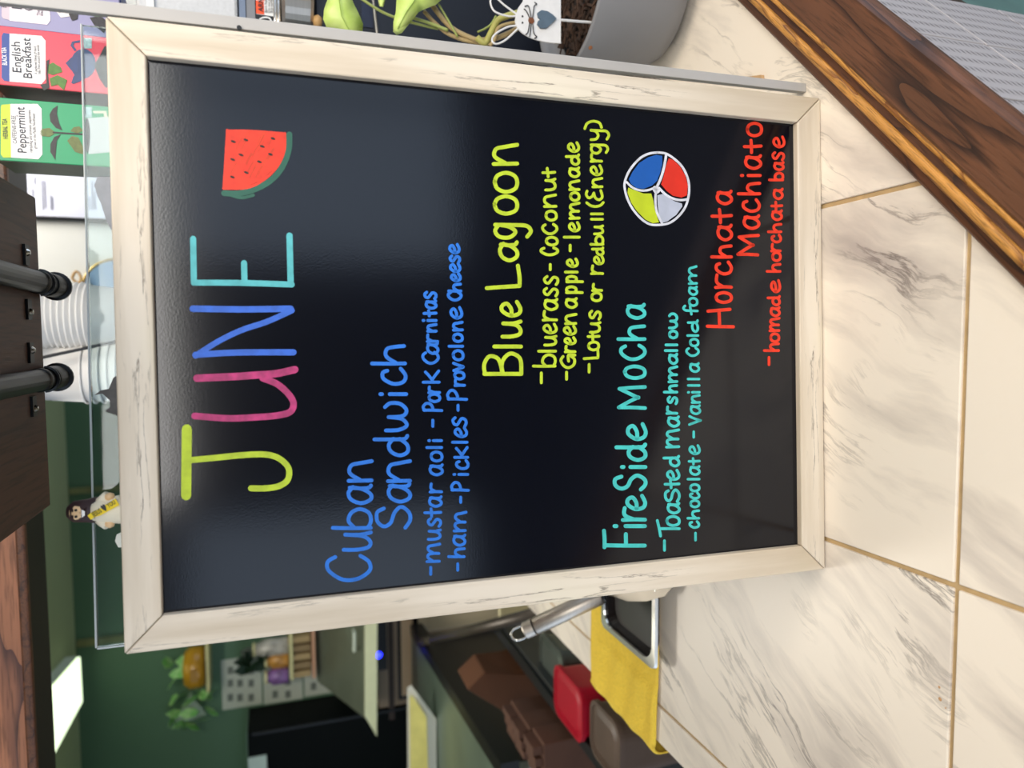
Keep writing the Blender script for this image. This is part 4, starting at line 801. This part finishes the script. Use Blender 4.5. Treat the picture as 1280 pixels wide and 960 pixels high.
z = zb; k = 0; rB_ = 26*k_*1.08; hD = atY(50, 466, cy).z-atY(112, 466, cy).z+.006; pitch2 = 8*k_
ztop = atY(56, 466, cy).z+.06
zlist = []; zz = atY(112, 466, cy).z+.002
while zz > zb: zlist.append(zz); zz -= pitch2
zlist = zlist[::-1]
for k, z in enumerate(zlist): cup(Vector((xB, cy, z)), rB_*1.12, rB_*.86, ztop-zlist[-1] if z == zlist[-1] else .10, False, '%s upside down white cup%s of the stack left of the black straw' % (ORD[k] if z != zlist[-1] else 'topmost smooth', ' from the bottom' if 0 < k < len(zlist)-1 else ''), 'inverted paper cups in the left stack')
# torn black line: flat straw leaning between the stacks
tag(put('drinking_straw', tube(B(), [atY(52, 447, cy-.06), atY(150, 426, cy-.052), atY(186, 418, cy-.05)], .0022, 8), BLACKP), 'black drinking straw leaning between the two cup stacks', 'straw')
wy = PW
fr = empty('framed_notice', atY(150, 250, wy), 'white printed notice in a thin black frame on the white partition', 'notice')
def wallbox(nm, a, b, c, d, m, par, dep=.008, off=0): return put(nm, bx(a, b, c, d, wy-dep-off, dep), m, par)
wallbox('backing_sheet', -30, 175, 178, 271, mat('notice_paper', (226, 226, 240), .6, var=.04), fr, .004)
for q in ((-34, 271, 182, 275), (-34, 171, 182, 175), (-36, 171, -31, 275), (178, 171, 183, 275)): wallbox('frame_strip', *q, BLACKP, fr, .012)
for k, (px, ya, yb) in enumerate(((42, 268, 236), (43.5, 230, 222), (54, 262, 226), (57, 260, 226), (64, 262, 244), (66, 262, 246), (112, 262, 246), (116, 262, 226), (119, 262, 240))):
    a, b = atY(px, ya, wy-.0045), atY(px, yb, wy-.0045); put('text_line', box(B(), (a.x, wy-.0048, a.z-.0007), (b.x, wy-.0042, a.z+.0007)), mat('grey_print', (150, 150, 164), .6, var=.1), fr)
rs = atY(150, 366, wy-.006); rr_ = (atY(103, 366, wy).z-atY(150, 366, wy).z)
sg = empty('round_blue_sign', rs, 'round pale blue plaque with a gold rim and bow on the white partition', 'plaque')
put('disc', lathe(B(), [(0, .010), (rr_*.96, .010), (rr_*.96, .0), (0, .0)], Vector((rs.x, wy-.0005, rs.z)), 48, Vector((0, -1, 0))), mat('blue_wash_wood', (120, 156, 190), .6, col2=(176, 190, 204), scale=8, stretch=(1, 1, 6)), sg)
put('gold_rim', tube(B(), [(rs.x+rr_*math.cos(a), wy-.008, rs.z+rr_*math.sin(a)) for a in [2*math.pi*k/48 for k in range(48)]], .0035, 8, closed=True), mat('gold_metal', (190, 160, 96), .35, .8, var=.1), sg, smooth=True)
bw = atY(99, 355, wy-.02)
for s in (-1, 1):
    put('bow_loop', tube(B(), [tuple(v) for v in catmull([(bw.x, bw.y, bw.z), (bw.x+s*.012, bw.y, bw.z+.012), (bw.x+s*.026, bw.y, bw.z+.004), (bw.x+s*.014, bw.y, bw.z-.004), (bw.x, bw.y, bw.z)], 4)], .0028, 6), mat('twine', (188, 150, 96), .8, var=.2), sg)
# ------------------------------------------------------------------ things on the counter's left: towel, tray, scoop
zt_ = .0015
yn, yf = atZ(823, 900, 0).y, atZ(742, 775, 0).y
bm = B(); NX, NY = 60, 34; vv = {}; random.seed(2)
xr_ = -.20
for i in range(NX+1):
    for j in range(NY+1):
        s, t_ = i/NX, j/NY
        L = (xr_-cl)+.10; d = s*L; y = yn+(yf-yn)*t_+.003*math.sin(9*s+2*t_)
        fold = .004*(.5+.5*math.sin(22*t_+3*math.sin(4*s)+1.2))+.0025*(.5+.5*math.sin(30*s+5*t_)); 
        xc = xr_-d
        if t_ in (0, 1): fold *= .15
        if 'tray':
            inside = (xc > -.50)
            if inside: fold *= .12
        if xc > cl-.006: p = (xc, y, Z0+zt_+fold)
        else:
            over = (cl-.006)-xc; ang = min(over/.02, math.pi/2); p = (cl-.006-.012*math.sin(ang)-fold*.8, y, Z0+zt_+.003-.012*(1-math.cos(ang))-max(0, over-.03))
        vv[i, j] = bm.verts.new(p)
for i in range(NX):
    for j in range(NY): bm.faces.new((vv[i, j], vv[i+1, j], vv[i+1, j+1], vv[i, j+1]))
ytow = mat('yellow_towel', (255, 216, 74), .95, var=.16, scale=260, bump=.9, detail=6)
o = put('towel', bm, ytow, smooth=True); tag(o, 'crumpled yellow cotton towel under the steel tray, hanging off the counter edge', 'towel'); s = o.modifiers.new('thickness', 'SOLIDIFY'); s.thickness = .0022; s.offset = 1
rz = .020
yA, yB_ = atZ(820, 800, rz).y, atZ(752, 757, rz).y; xL = atZ(812, 834, rz).x; xR = xL+.20
tr_ = empty('steel_tray', ((xL+xR)/2, (yA+yB_)/2, Z0+.0045), 'black glossy tray with a rounded steel rim lying on the yellow towel', 'tray')
def rrect(x0, y0, x1, y1, r, z, n=6):
    out = []
    for cx, cy_, a0 in ((x1-r, y1-r, 0), (x0+r, y1-r, 90), (x0+r, y0+r, 180), (x1-r, y0+r, 270)):
        for k in range(n+1):
            a = math.radians(a0+90*k/n); out.append(Vector((cx+r*math.cos(a), cy_+r*math.sin(a), z)))
    return out
def loft(loops, cap0=True):
    bm = B(); V = [[bm.verts.new(p) for p in l] for l in loops]; n = len(V[0])
    for a, b in zip(V, V[1:]):
        for k in range(n): bm.faces.new((a[k], a[(k+1) % n], b[(k+1) % n], b[k]))
    if cap0: bm.faces.new(V[0]); bm.faces.new(V[-1])
    return bm
iz = Z0+.0095
put('pan_wall', loft([rrect(xL+.014, yA+.014, xR-.014, yB_-.014, .02, iz-.002), rrect(xL+.009, yA+.009, xR-.009, yB_-.009, .026, Z0+rz-.002), rrect(xL+.0075, yA+.0075, xR-.0075, yB_-.0075, .027, Z0+rz-.002), rrect(xL+.018, yA+.018, xR-.018, yB_-.018, .021, iz-.0032)]), mat('dark_steel', (20, 14, 14), .3, 0, var=.2, scale=10, spec=.25), tr_, smooth=False)
put('rim', loft([rrect(xL+.010, yA+.010, xR-.010, yB_-.010, .025, Z0+rz-.001), rrect(xL+.009, yA+.009, xR-.009, yB_-.009, .026, Z0+rz+.0015), rrect(xL+.001, yA+.001, xR-.001, yB_-.001, .012, Z0+rz+.0012), rrect(xL, yA, xR, yB_, .012, Z0+rz-.003), rrect(xL+.0015, yA+.0015, xR-.0015, yB_-.0015, .012, Z0+rz-.003), rrect(xL+.003, yA+.003, xR-.003, yB_-.003, .014, Z0+rz-.0012)], False), mat('polished_steel', (206, 204, 198), .2, .9, var=.05, scale=6), tr_, smooth=False)
put('pan_foot', loft([rrect(xL+.016, yA+.016, xR-.016, yB_-.016, .02, iz-.0040), rrect(xL+.016, yA+.016, xR-.016, yB_-.016, .02, iz-.0035)]), MATS['dark_steel'], tr_)
# long handled turner resting across the pan
ha, hb = atY(655, 789, .99), atY(752, 744, .945); hdv = (hb-ha).normalized()
sp_ = empty('steel_turner', hb, 'brushed steel kitchen turner with a round hollow handle and hanging loop, resting across the pan', 'utensil')
hn = put('handle', tube(B(), [ha+hdv*.018, ha+hdv*.020, hb-hdv*.002, hb], [.0118, .0132, .0132, .0115], 24), STEEL, sp_, smooth=False)
for f in hn.data.polygons: f.use_smooth = len(f.vertices) == 4
put('end_cap', tube(B(), [ha, ha+hdv*.002, ha+hdv*.0165], [.0105, .0128, .0132], 24), STEEL, sp_)
put('seam_ring', tube(B(), [ha+hdv*.0164, ha+hdv*.0182], [.0120, .0120], 24), BLACKM, sp_)
pu = hdv.cross(fwd).normalized()*1.25; lo = [ha+hdv*.004-pu*.006, ha-hdv*.006-pu*.0078, ha-hdv*.017-pu*.006, ha-hdv*.021, ha-hdv*.017+pu*.006, ha-hdv*.006+pu*.0078, ha+hdv*.004+pu*.006]
put('hanging_loop', tube(B(), [tuple(v) for v in catmull([tuple(v) for v in lo], 5)], .0016, 10), CHROME, sp_, smooth=True)
b1 = atY(756, 738, .938); b2 = atY(870, 722, .765)
bd = (b2-b1).normalized(); bs = bd.cross(Vector((0, 0, 1))).normalized()
put('neck', tube(B(), [hb, hb+(b1-hb)*.9], [.0080, .005], 14), BLACKM, sp_)
outl = [(0, .006), (.02, .010), (.05, .019), (.09, .022), (.13, .018), (.15, .006)]
A = [b1+bd*s+bs*w_ for s, w_ in outl]+[b1+bd*s-bs*w_ for s, w_ in outl[::-1]]
put('blade', prism(B(), A, (0, 0, .0016)), mat('blade_steel', (170, 162, 150), .4, .8, var=.1), sp_)
# ------------------------------------------------------------------ kitchen behind and below the counter, far left
def thing_box(nm, lab, cat, b, m, **k): return tag(put(nm, b, m, **k), lab, cat)
def beam(bm, a, b, wd, hh):
    a, b = Vector(a), Vector(b); d = (b-a).normalized(); s = d.cross(Vector((0, 0, 1))).normalized()*wd/2; u = Vector((0, 0, -hh))
    return hexa(bm, [a-s, a+s, a+s+u, a-s+u], [b-s, b+s, b+s+u, b-s+u])
# steel worktop with a black edge
wz = -.13
e1, e2_ = atZ(514, 787, wz), atZ(628, 965, wz); xfar = -3.1
wt = empty('steel_worktop', (e1.x-.3, (e1.y+e2_.y)/2, 0), 'grey green steel kitchen worktop with a black edge, left of the board', 'worktop')
put('top_sheet', prism(B(), [(xfar, e1.y, Z0+wz), (e1.x-.02, e1.y, Z0+wz), (e2_.x-.02, e2_.y, Z0+wz), (xfar, e2_.y, Z0+wz)], (0, 0, -.03)), mat('green_steel', (124, 142, 126), .35, .5, var=.2, scale=5), wt)
put('black_edge', beam(B(), e1+Vector((0, 0, .004)), e2_+Vector((0, 0, .004)), .05, .06), BLACKP, wt)
for (x, y) in ((e1.x-.03, e1.y-.04), (e2_.x-.04, e2_.y+.04), (xfar+.1, e1.y-.04), (xfar+.1, e2_.y+.04)): put('leg', box(B(), (x-.02, y-.02, .001), (x+.02, y+.02, Z0+wz-.0565)), STEEL, wt)
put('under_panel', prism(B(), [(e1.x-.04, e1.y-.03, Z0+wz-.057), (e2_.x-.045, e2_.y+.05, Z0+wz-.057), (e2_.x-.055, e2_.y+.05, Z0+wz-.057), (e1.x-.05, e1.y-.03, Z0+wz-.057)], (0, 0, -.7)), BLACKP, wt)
# menus standing on the worktop
pY = atZ(560, 960, wz+.0).y
for k, (pts, m, lab) in enumerate((([(514, 856), (545, 898), (545, 975), (545, 1005), (510, 1005), (509, 860)], mat('laminated_white', (226, 222, 206), .4, var=.04), 'white laminated sheet standing at the front of the steel worktop'),
                                   ([(516, 870), (533, 896), (535, 975), (535, 1005), (513, 1005), (512, 870)], mat('laminated_yellow', (240, 226, 128), .4, var=.2, scale=14), 'yellow and white leaflet leaning on the laminated sheet on the worktop'))):
    y = atZ(546, 935, wz+.002).y-.02*k; P3 = [atY(a, b, y) for a, b in pts]; zl = Z0+wz+.001
    thing_box('leaflet', lab, 'leaflet', prism(B(), [Vector((p.x, p.y, p.z)) for p in P3]+[], (0, -.004, 0)), m)
# cream ovens / cupboard fronts under the far counter
ky = 3.55
ovn = empty('beige_oven', atY(520, 830, ky), 'beige and black built-in oven with a tiny blue light below the raised lid', 'oven')
ovn.location = Vector((atY(560, 830, ky).x, ky, 1.0))
xo0, xo1 = atY(520, 878, ky).x, atY(520, 640, ky).x; zo1 = atY(472, 800, ky).z; zo0 = atY(523, 800, ky).z
put('case', box(B(), (xo0, ky, zo0+.001), (xo1, KY1-.002, zo1)), mat('beige_case', (150, 130, 108), .5, var=.12, scale=3), ovn, bevel=.004)
put('black_bar', bx(471, 700, 483, 838, ky-.006, .0055), BLACKP, ovn)
pnl = put('control_panel', bx(470, 770, 481, 838, ky-.012, .0055), BLACKP, ovn)
put('blue_light', lathe(B(), [(0, .006), (.012, .004), (.016, 0)], atY(473.5, 819, ky-.0125), 16, Vector((0, -1, 0))), mat('blue_led', (30, 40, 255), .3, emit=5), pnl)
dr = put('door', bx(497, 700, 522, 873, ky-.012, .0115), BLACKP, ovn)
put('door_window', bx(501, 700, 516, 869, ky-.016, .0035), mat('beige_window', (220, 186, 146), .4, var=.08, scale=3), dr)  # plain beige pane
put('vent_slot', bx(485, 720, 492, 900, ky-.004, .0035), mat('dark_brown', (54, 40, 32), .5, var=.3), ovn)
# cream cupboard behind the pipe
cc_ = empty('cream_cupboard', (atY(600, 800, 3.52).x, 3.52, 0), 'cream cupboard front behind the dark rail, left of the board', 'cupboard')
put('case', box(B(), (xo0, 3.55, .001), (xo1, KY1-.002, zo0)), mat('cream_paint', (224, 208, 174), .5, var=.1, scale=4), cc_, bevel=.004)
put('door', box(B(), (atY(600, 806, 3.53).x, 3.535, .05), (atY(600, 700, 3.53).x, 3.5495, atY(536, 760, 3.53).z)), MATS['cream_paint'], cc_, bevel=.004)
# dark rail across the gap
ra, rb2 = atZ(540, 806, -.14), atZ(690, 766, -.02)
g1 = empty('dark_rail', (ra+rb2)/2, 'dark grey round rail spanning the gap between worktop and marble counter', 'rail'); g1.location.z = Z0-.15
ra = Vector((e1.x+.06, e1.y-.30, Z0+wz+.0)); rb2 = atY(680, 765, 1.465)
put('tube', tube(B(), [ra, rb2], .016, 16), mat('gun_metal', (74, 66, 58), .4, .4, var=.15), g1, smooth=True)
put('sleeve', tube(B(), [ra-(rb2-ra)*.02, ra+(rb2-ra)*.14], .020, 16), MATS['gun_metal'], g1, smooth=True)
put('support_leg', box(B(), (rb2.x-.012, rb2.y-.012, .001), (rb2.x+.012, rb2.y+.012, rb2.z-.0165)), MATS['gun_metal'], g1)
# open bin unit between worktop and marble counter
bz = -.15
f1, f2 = atZ(622, 784, bz), atZ(765, 968, bz)
un = empty('open_storage_unit', ((f1.x+f2.x)/2, (f1.y+f2.y)/2, 0), 'black open topped storage unit beside the left end of the marble counter', 'storage unit')
put('side_panel', beam(B(), f1, f2, .05, .5), mat('charcoal_panel', (44, 46, 44), .45, var=.2), un)
put('top_rail', beam(B(), f1+Vector((0, 0, .012)), f2+Vector((0, 0, .012)), .028, .0115), BLACKP, un)
shz = Z0-.36
put('shelf', prism(B(), [(f1.x+.03, f1.y, shz), (cl-.05, f1.y, shz), (cl-.05, f2.y, shz), (f2.x+.03, f2.y, shz)], (0, 0, -.02)), mat('cream_back', (220, 210, 170), .6, var=.1, scale=4), un)
put('back_panel', box(B(), (f1.x-.03, f1.y+.001, .3), (cl-.05, f1.y+.02, Z0-.16)), mat('cream_back', (220, 210, 170), .6, var=.1, scale=4), un)
for (x, y) in ((f1.x, f1.y-.03), (f2.x, f2.y+.03), (cl-.07, f1.y-.03), (cl-.07, f2.y+.03)): put('leg', box(B(), (x-.012, y-.012, .001), (x+.012, y+.012, shz-.021)), BLACKM, un)
def tub(nm, lab, cat, px0, py0, px1, py1, y, dep, m, r=.03, taper=.9):
    a, b = atY(px0, (py0+py1)/2, y), atY((px0+px1)/2, py0, y); d = atY((px0+px1)/2, py1, y); zt2 = a.z; zb2 = shz+.001
    W = (b.x-d.x)*(1-taper)/2; t = empty(nm, ((b.x+d.x)/2, y+dep/2, zb2), lab, cat)
    put('tub', loft([rrect(d.x+W, y+W, b.x-W, y+dep-W, r, zb2), rrect(d.x, y, b.x, y+dep, r, zt2), rrect(d.x+.006, y+.006, b.x-.006, y+dep-.006, r*.8, zt2), rrect(d.x+W+.006, y+W+.006, b.x-W-.006, y+dep-W-.006, r*.8, zb2+.005)]), m, t)
    put('rim', loft([rrect(d.x-.004, y-.004, b.x+.004, y+dep+.004, r, zt2-.008), rrect(d.x-.004, y-.004, b.x+.004, y+dep+.004, r, zt2+.002), rrect(d.x+.003, y+.003, b.x-.003, y+dep-.003, r, zt2+.002), rrect(d.x+.003, y+.003, b.x-.003, y+dep-.003, r, zt2-.008)], False), m, t)
    put('lid', loft([rrect(d.x+.0032, y+.0032, b.x-.0032, y+dep-.0032, r*.8, zt2-.006), rrect(d.x+.0032, y+.0032, b.x-.0032, y+dep-.0032, r*.8, zt2-.001), rrect(d.x+.02, y+.02, b.x-.02, y+dep-.02, r*.6, zt2+.003)]), m, t)
    return t
tub('red_tub', 'red plastic lidded tub in the storage unit below the yellow towel', 'tub', 728, 862, 790, 925, 1.40, .16, mat('red_plastic', (168, 8, 36), .35, var=.15, scale=6))
tub('grey_tub', 'smoky grey rounded tub behind the red tub in the storage unit', 'tub', 704, 815, 760, 880, 1.62, .16, mat('smoke_plastic', (78, 84, 78), .25, var=.2, scale=6))
tub('taupe_tub', 'dark taupe tub in front of the red tub, nearest below the towel', 'tub', 775, 905, 840, 975, 1.20, .13, mat('taupe_plastic', (92, 74, 62), .4, var=.3, scale=10))
# cart with paper bag and cardboard in the gap
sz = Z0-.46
cr_ = empty('low_cart', ((e2_.x+f2.x)/2, 2.2, 0), 'dark low cart in the gap, carrying the paper bag and cardboard', 'cart')
cx0, cx1 = e2_.x+.05, f2.x-.05
cx1 = max(cx1, cx0+.5)
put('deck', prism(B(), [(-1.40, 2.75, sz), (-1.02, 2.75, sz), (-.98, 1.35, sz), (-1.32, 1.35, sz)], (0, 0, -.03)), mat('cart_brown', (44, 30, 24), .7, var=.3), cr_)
for (x, y) in ((-1.37, 2.7), (-1.05, 2.7), (-1.01, 1.42), (-1.28, 1.42)): put('leg', box(B(), (x-.015, y-.015, .001), (x+.015, y+.015, sz-.031)), BLACKM, cr_)
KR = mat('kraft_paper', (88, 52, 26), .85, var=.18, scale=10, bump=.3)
pb_ = empty('paper_bag', atY(640, 885, 2.0), 'folded brown kraft paper bag standing in the gap behind the dark rail', 'bag')
by_ = 1.95; pts = [(584, 862), (606, 840), (642, 846), (660, 878), (668, 905)]
P3 = [atY(a, b, by_) for a, b in pts]; zb3 = sz+.001
pb_.location = Vector((sum(p.x for p in P3)/5, by_+.06, zb3))
front = [Vector((P3[-1].x-.03, by_, zb3)), Vector((P3[0].x-.09, by_+.0, zb3))]
poly = [Vector((P3[4].x-.05, by_, zb3)), Vector((P3[2].x+.06, by_, zb3)), Vector((P3[2].x+.01, by_, P3[2].z)), P3[1], P3[0], Vector((P3[4].x-.02, by_, P3[4].z))]
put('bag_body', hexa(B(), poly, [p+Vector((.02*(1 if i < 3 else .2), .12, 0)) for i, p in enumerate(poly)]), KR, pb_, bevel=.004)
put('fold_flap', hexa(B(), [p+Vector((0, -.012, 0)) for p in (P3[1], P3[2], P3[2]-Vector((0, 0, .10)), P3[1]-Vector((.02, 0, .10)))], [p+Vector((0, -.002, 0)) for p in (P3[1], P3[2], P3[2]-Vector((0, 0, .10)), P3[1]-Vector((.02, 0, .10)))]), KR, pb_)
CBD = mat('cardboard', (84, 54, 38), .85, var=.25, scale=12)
random.seed(9)
for k, (px0, py0, px1, py1, y) in enumerate(((650, 888, 700, 930, 1.72), (662, 905, 720, 950, 1.60), (680, 925, 735, 975, 1.50))):
    a = atY(px0, (py0+py1)/2, y); b = atY((px0+px1)/2, py0, y); d = atY((px0+px1)/2, py1, y)
    t = empty('cardboard_carton', ((b.x+d.x)/2, y+.04, sz), ('flattened cardboard carton right against the paper bag', 'middle cardboard carton of the three in the gap', 'nearest cardboard carton, at the edge of the photo')[k], 'carton')
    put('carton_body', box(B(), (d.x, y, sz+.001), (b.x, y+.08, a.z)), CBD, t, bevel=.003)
    for j in range(3): put('flap', box(B(), (d.x+(b.x-d.x)*(.1+.3*j), y+.01, a.z+.0005), (d.x+(b.x-d.x)*(.3+.3*j), y+.075, a.z+.012+.006*j)), CBD, t)
# tilted steel lid with a handle over the ovens
lt = empty('prep_table_lid', atY(430, 820, 2.6), 'sloping grey green steel lid with a pale front edge and small handle', 'lid')
ly_f, ly_b = 3.2, 3.72
Lf = [atY(463, 780, ly_f), atY(458, 899, ly_f)]; Lb = [atY(392, 780, ly_b), atY(396, 851, ly_b)]
Lf[0] += (Lf[0]-Lf[1])*1.2; Lb[0] += (Lb[0]-Lb[1])*2.2
nrm = (Lb[0]-Lf[0]).cross(Lf[1]-Lf[0]).normalized(); nrm *= -1 if nrm.y > 0 else 1
put('lid_sheet', hexa(B(), [Lf[0], Lf[1], Lb[1], Lb[0]], [p-nrm*.02 for p in (Lf[0], Lf[1], Lb[1], Lb[0])]), mat('lid_steel', (120, 126, 108), .4, .3, var=.2, scale=4, stretch=(1, 1, 4)), lt)
ed = [atY(456, 780, ly_f-.012), atY(456, 895, ly_f-.012), atY(471, 921, ly_f-.012), atY(472, 780, ly_f-.012)]
ed[0] += (ed[0]-ed[1])*1.2; ed[3] += (ed[0]-atY(456, 780, ly_f-.012))
put('front_edge', prism(B(), ed, (0, .011, 0)), mat('pale_edge', (222, 224, 180), .4, var=.06), lt)
h0, h1 = atY(443, 814, 3.26), atY(443, 791, 3.26)
put('handle', tube(B(), [h0+nrm*.0+Vector((0, .03, 0)), h0, h1, h1+Vector((0, .03, 0))], .0075, 10), mat('pale_handle', (206, 214, 196), .3, var=.04), lt)
put('side_support', box(B(), (Lf[0].x-.04, 3.51, .001), (Lf[0].x-.02, 3.53, Lf[0].z+.10)), STEEL, lt)
# tall black display fridge
fz = 3.55; 
bf = empty('black_fridge', (atY(400, 950, fz).x, fz+.2, 0), 'tall black fridge in the dark at the far left', 'fridge')
q0, q1 = atY(309, 905, fz), atY(400, 893, fz); q1.x = min(q1.x, xo0-.01)
put('case', box(B(), (q1.x-1.1, fz, .001), (q1.x, KY1-.002, q0.z)), mat('fridge_black', (5, 9, 9), .6, var=.2, spec=.15), bf, bevel=.004)
put('top_trim', box(B(), (q1.x-1.1, fz-.004, q0.z+.001), (q1.x, KY1-.002, q0.z+.006)), mat('fridge_trim', (90, 116, 96), .4, var=.1), bf)
put('door_gasket', box(B(), (q1.x-.012, fz-.012, .05), (q1.x-.002, fz-.0005, q0.z-.02)), BLACKP, bf)
pp = bx(311, 947, 334, 1000, fz-.02, .015); thing_box('paper_note', 'small white note taped on the black fridge at the left border', 'note', pp, mat('note_paper', (196, 214, 206), .6, var=.08, scale=20))
gc = empty('green_crate', (atY(490, 950, 2.6).x, 2.6, 0), 'moss green crate with a grey clip in front of the black fridge', 'crate')
gx0, gx1 = atY(490, 1050, 2.55).x, atY(490, 930, 2.55).x; gz0, gz1 = Z0+wz+.001, atY(453, 950, 2.55).z
ysafe = min(2.55, e1.y-.2)
put('tub', box(B(), (gx0, ysafe, gz0), (gx1, ysafe+.14, gz1)), mat('moss_plastic', (96, 112, 76), .5, var=.2, scale=5), gc, bevel=.006)
put('band', box(B(), (gx0, ysafe-.004, gz1-.05), (gx1, ysafe-.0005, gz1-.035)), mat('dark_moss', (56, 76, 52), .5, var=.2), gc)
put('clip', box(B(), (gx1-.09, ysafe-.012, gz1-.06), (gx1-.05, ysafe-.0045, gz1-.03)), CHROME, gc)
gc.location = Vector(((gx0+gx1)/2, ysafe, gz0))
# calendar pages and floating shelves on the green wall
PAP = mat('calendar_paper', (196, 200, 184), .7, var=.05, scale=5); INKG = mat('calendar_ink', (120, 126, 116), .7, var=.2)
yw = KY1
for k, (a, b, c, d, lab, cells) in enumerate(((277, 822, 327, 884, 'calendar page with nine dark blocks, leftmost sheet on the green wall', [(x, y) for x in (288, 300, 314) for y in (838, 854, 872)]),
                                              (329, 822, 378, 877, 'calendar page beside it, middle sheet on the green wall', [(x, y) for x in (344, 360) for y in (852, 868)]),
                                              (380, 822, 420, 868, 'slanted sheet of paper nearest the steel lid on the green wall', [(392, 858), (404, 852)]))):
    t = empty('calendar_page', atY(c, (b+d)/2, yw), lab, 'paper')
    put('sheet', bx(a, b, c, d, yw-.003, .0025), PAP, t)
    for (x, y) in cells: put('printed_block', bx(x-3.5, y-4.5, x+3.5, y+4.5, yw-.0045, .001), INKG, t)
def shelf_px(px, py0, py1, lab, m, th=4):
    b_ = bx(px-th/2, py0, px+th/2, py1, yw-.16, .16); return thing_box('wall_shelf', lab, 'shelf', b_, m)
PALE = mat('pale_shelf', (214, 206, 150), .5, var=.06)
shelf_px(259, 790, 865, 'pale narrow wall shelf carrying the amber jar', PALE)
shelf_px(364, 790, 850, 'pale narrow wall shelf carrying the sweet jars, right of the amber jar', PALE)
shelf_px(392, 780, 848, 'pinkish wooden wall shelf carrying the tan folders', mat('pink_wood', (206, 156, 122), .5, var=.08))
def onshelf(px, py): return atY(px, py, yw-.09)
am = empty('amber_jar', onshelf(257, 838), 'amber glass jar with greenery on the top narrow wall shelf', 'jar')
p = onshelf(257, 832); ht = onshelf(230, 832).z-p.z; rj = .10
put('glass', lathe(B(), [(0, .001), (rj*.9, .001), (rj, .02), (rj, ht*.7), (rj*.8, ht*.95), (rj*.5, ht), (0, ht)], p+Vector((0, 0, .001)), 24), mat('amber_glass', (206, 150, 40), .25, var=.4, scale=14), am, smooth=True)
put('label', box(B(), (p.x-.03, p.y-rj-.004, p.z+.03), (p.x+.03, p.y-rj+.004, p.z+ht*.6)), mat('amber_label', (172, 128, 60), .5, var=.2), am)
def sprig(c, n, rad, size, m, par, sq=.6):
    random.seed(int(c.x*1000) % 97)
    for k in range(n):
        a, b = random.uniform(0, 6.28), random.uniform(-1, 1); q = c+Vector((rad*math.cos(a)*(1-abs(b)*.4), rad*sq*math.sin(a), rad*b)); bm = B(); R = Matrix.Translation(q) @ Matrix.Rotation(random.uniform(0, 6), 4, 'Z') @ Matrix.Rotation(random.uniform(0, 6), 4, 'X')
        pl = [R @ Vector(v) for v in ((0, -size, 0), (size*.55, -size*.2, .004), (size*.4, size*.6, .002), (0, size, 0), (-size*.4, size*.6, .002), (-size*.55, -size*.2, .004))]
        prism(bm, pl, (0, 0, .0015)); put('leaf', bm, m, par)
HERB = mat('herb_green', (84, 170, 60), .5, col2=(180, 214, 150), scale=30)
sprig(onshelf(228, 836), 14, .07, .05, HERB, am)
hb_ = empty('bagged_herbs', onshelf(240, 886), 'bunch of green herbs in cellophane hung at the left end of the top shelf', 'herbs')
q = onshelf(240, 886)
put('twist_tie', tube(B(), [onshelf(238, 866), onshelf(239, 880)], .006, 8), mat('cellophane', (196, 214, 200), .15, var=.1, alpha=.45), hb_)
put('cellophane_bag', prism(B(), [onshelf(*v) for v in ((236, 870), (222, 898), (219, 903), (240, 900), (258, 893), (248, 880))], (0, .006, 0)), MATS['cellophane'], hb_)
sprig(q, 18, .09, .045, HERB, hb_, .3)
jars = (((349, 842), (150, 110, 170), 'purple sweet jar on the second narrow wall shelf'), ((349, 822), (210, 150, 70), 'orange sweet jar on the second narrow wall shelf, closer to the board'), ((334, 806), (198, 190, 176), 'pale sweet jar on the second narrow wall shelf, mostly behind the board frame'))
for (px, py), col, lab in jars:
    p = onshelf(362, py); t = empty('sweet_jar', p, lab, 'jar'); h_ = onshelf(px-14, py).z-p.z
    put('glass', lathe(B(), [(0, .002), (.04, .002), (.045, .01), (.045, h_*.75), (.03, h_*.9), (.03, h_), (0, h_)], p+Vector((0, 0, .003)), 20), mat('jar_%d' % py, col, .3, var=.5, scale=30), t, smooth=True)
    put('lid', lathe(B(), [(0, 0), (.034, 0), (.034, .012), (0, .012)], p+Vector((0, 0, h_+.004)), 16), PALE, t)
pl_ = empty('dark_leaf_plant', onshelf(330, 825), 'dark green leafy sprig hanging over the calendar pages from the shelf', 'plant'); q = onshelf(318, 826)
put('stem', tube(B(), [onshelf(362, 815), onshelf(340, 815), onshelf(318, 830)], .006, 8), mat('dark_leaf', (24, 50, 28), .5, var=.3), pl_)
sprig(q, 14, .055, .05, MATS['dark_leaf'], pl_)
p = onshelf(389, 815)
for k in range(5):
    x = p.x-.10+.045*k; thing_box('folder', ('tan paper folder at the left end of the pinkish shelf', 'brown folder next to the leftmost one on the pinkish shelf', 'middle tan folder of the five on the pinkish shelf', 'brown folder right of the middle one on the pinkish shelf', 'tan folder at the right end of the pinkish shelf, behind the board frame')[k], 'folder', box(B(), (x, yw-.145, p.z+.006), (x+.03, yw-.02, p.z+.10+.012*math.sin(k*2))), mat('tan_folder%d' % (k % 2), ((176, 150, 104), (146, 122, 84))[k % 2], .6, var=.15))
for o in [o for o in bpy.data.objects if o.name.startswith('folder')]: o['group'] = 'folders on the pinkish shelf'
# pale lashing strips on the green wall above the board
for k, (a, b, c, d) in enumerate(((86, 609, 150, 616), (95, 797, 170, 805))):
    t = put('wall_trim_strip', bx(a, b, c, d, yw-.02, .0195), mat('rope_wood', (140, 140, 92), .7, var=.4, scale=12)); tag(t, ('thin upright wooden batten on the green wall behind the figurine', 'thin upright wooden batten on the green wall beside the board corner')[k], 'batten')
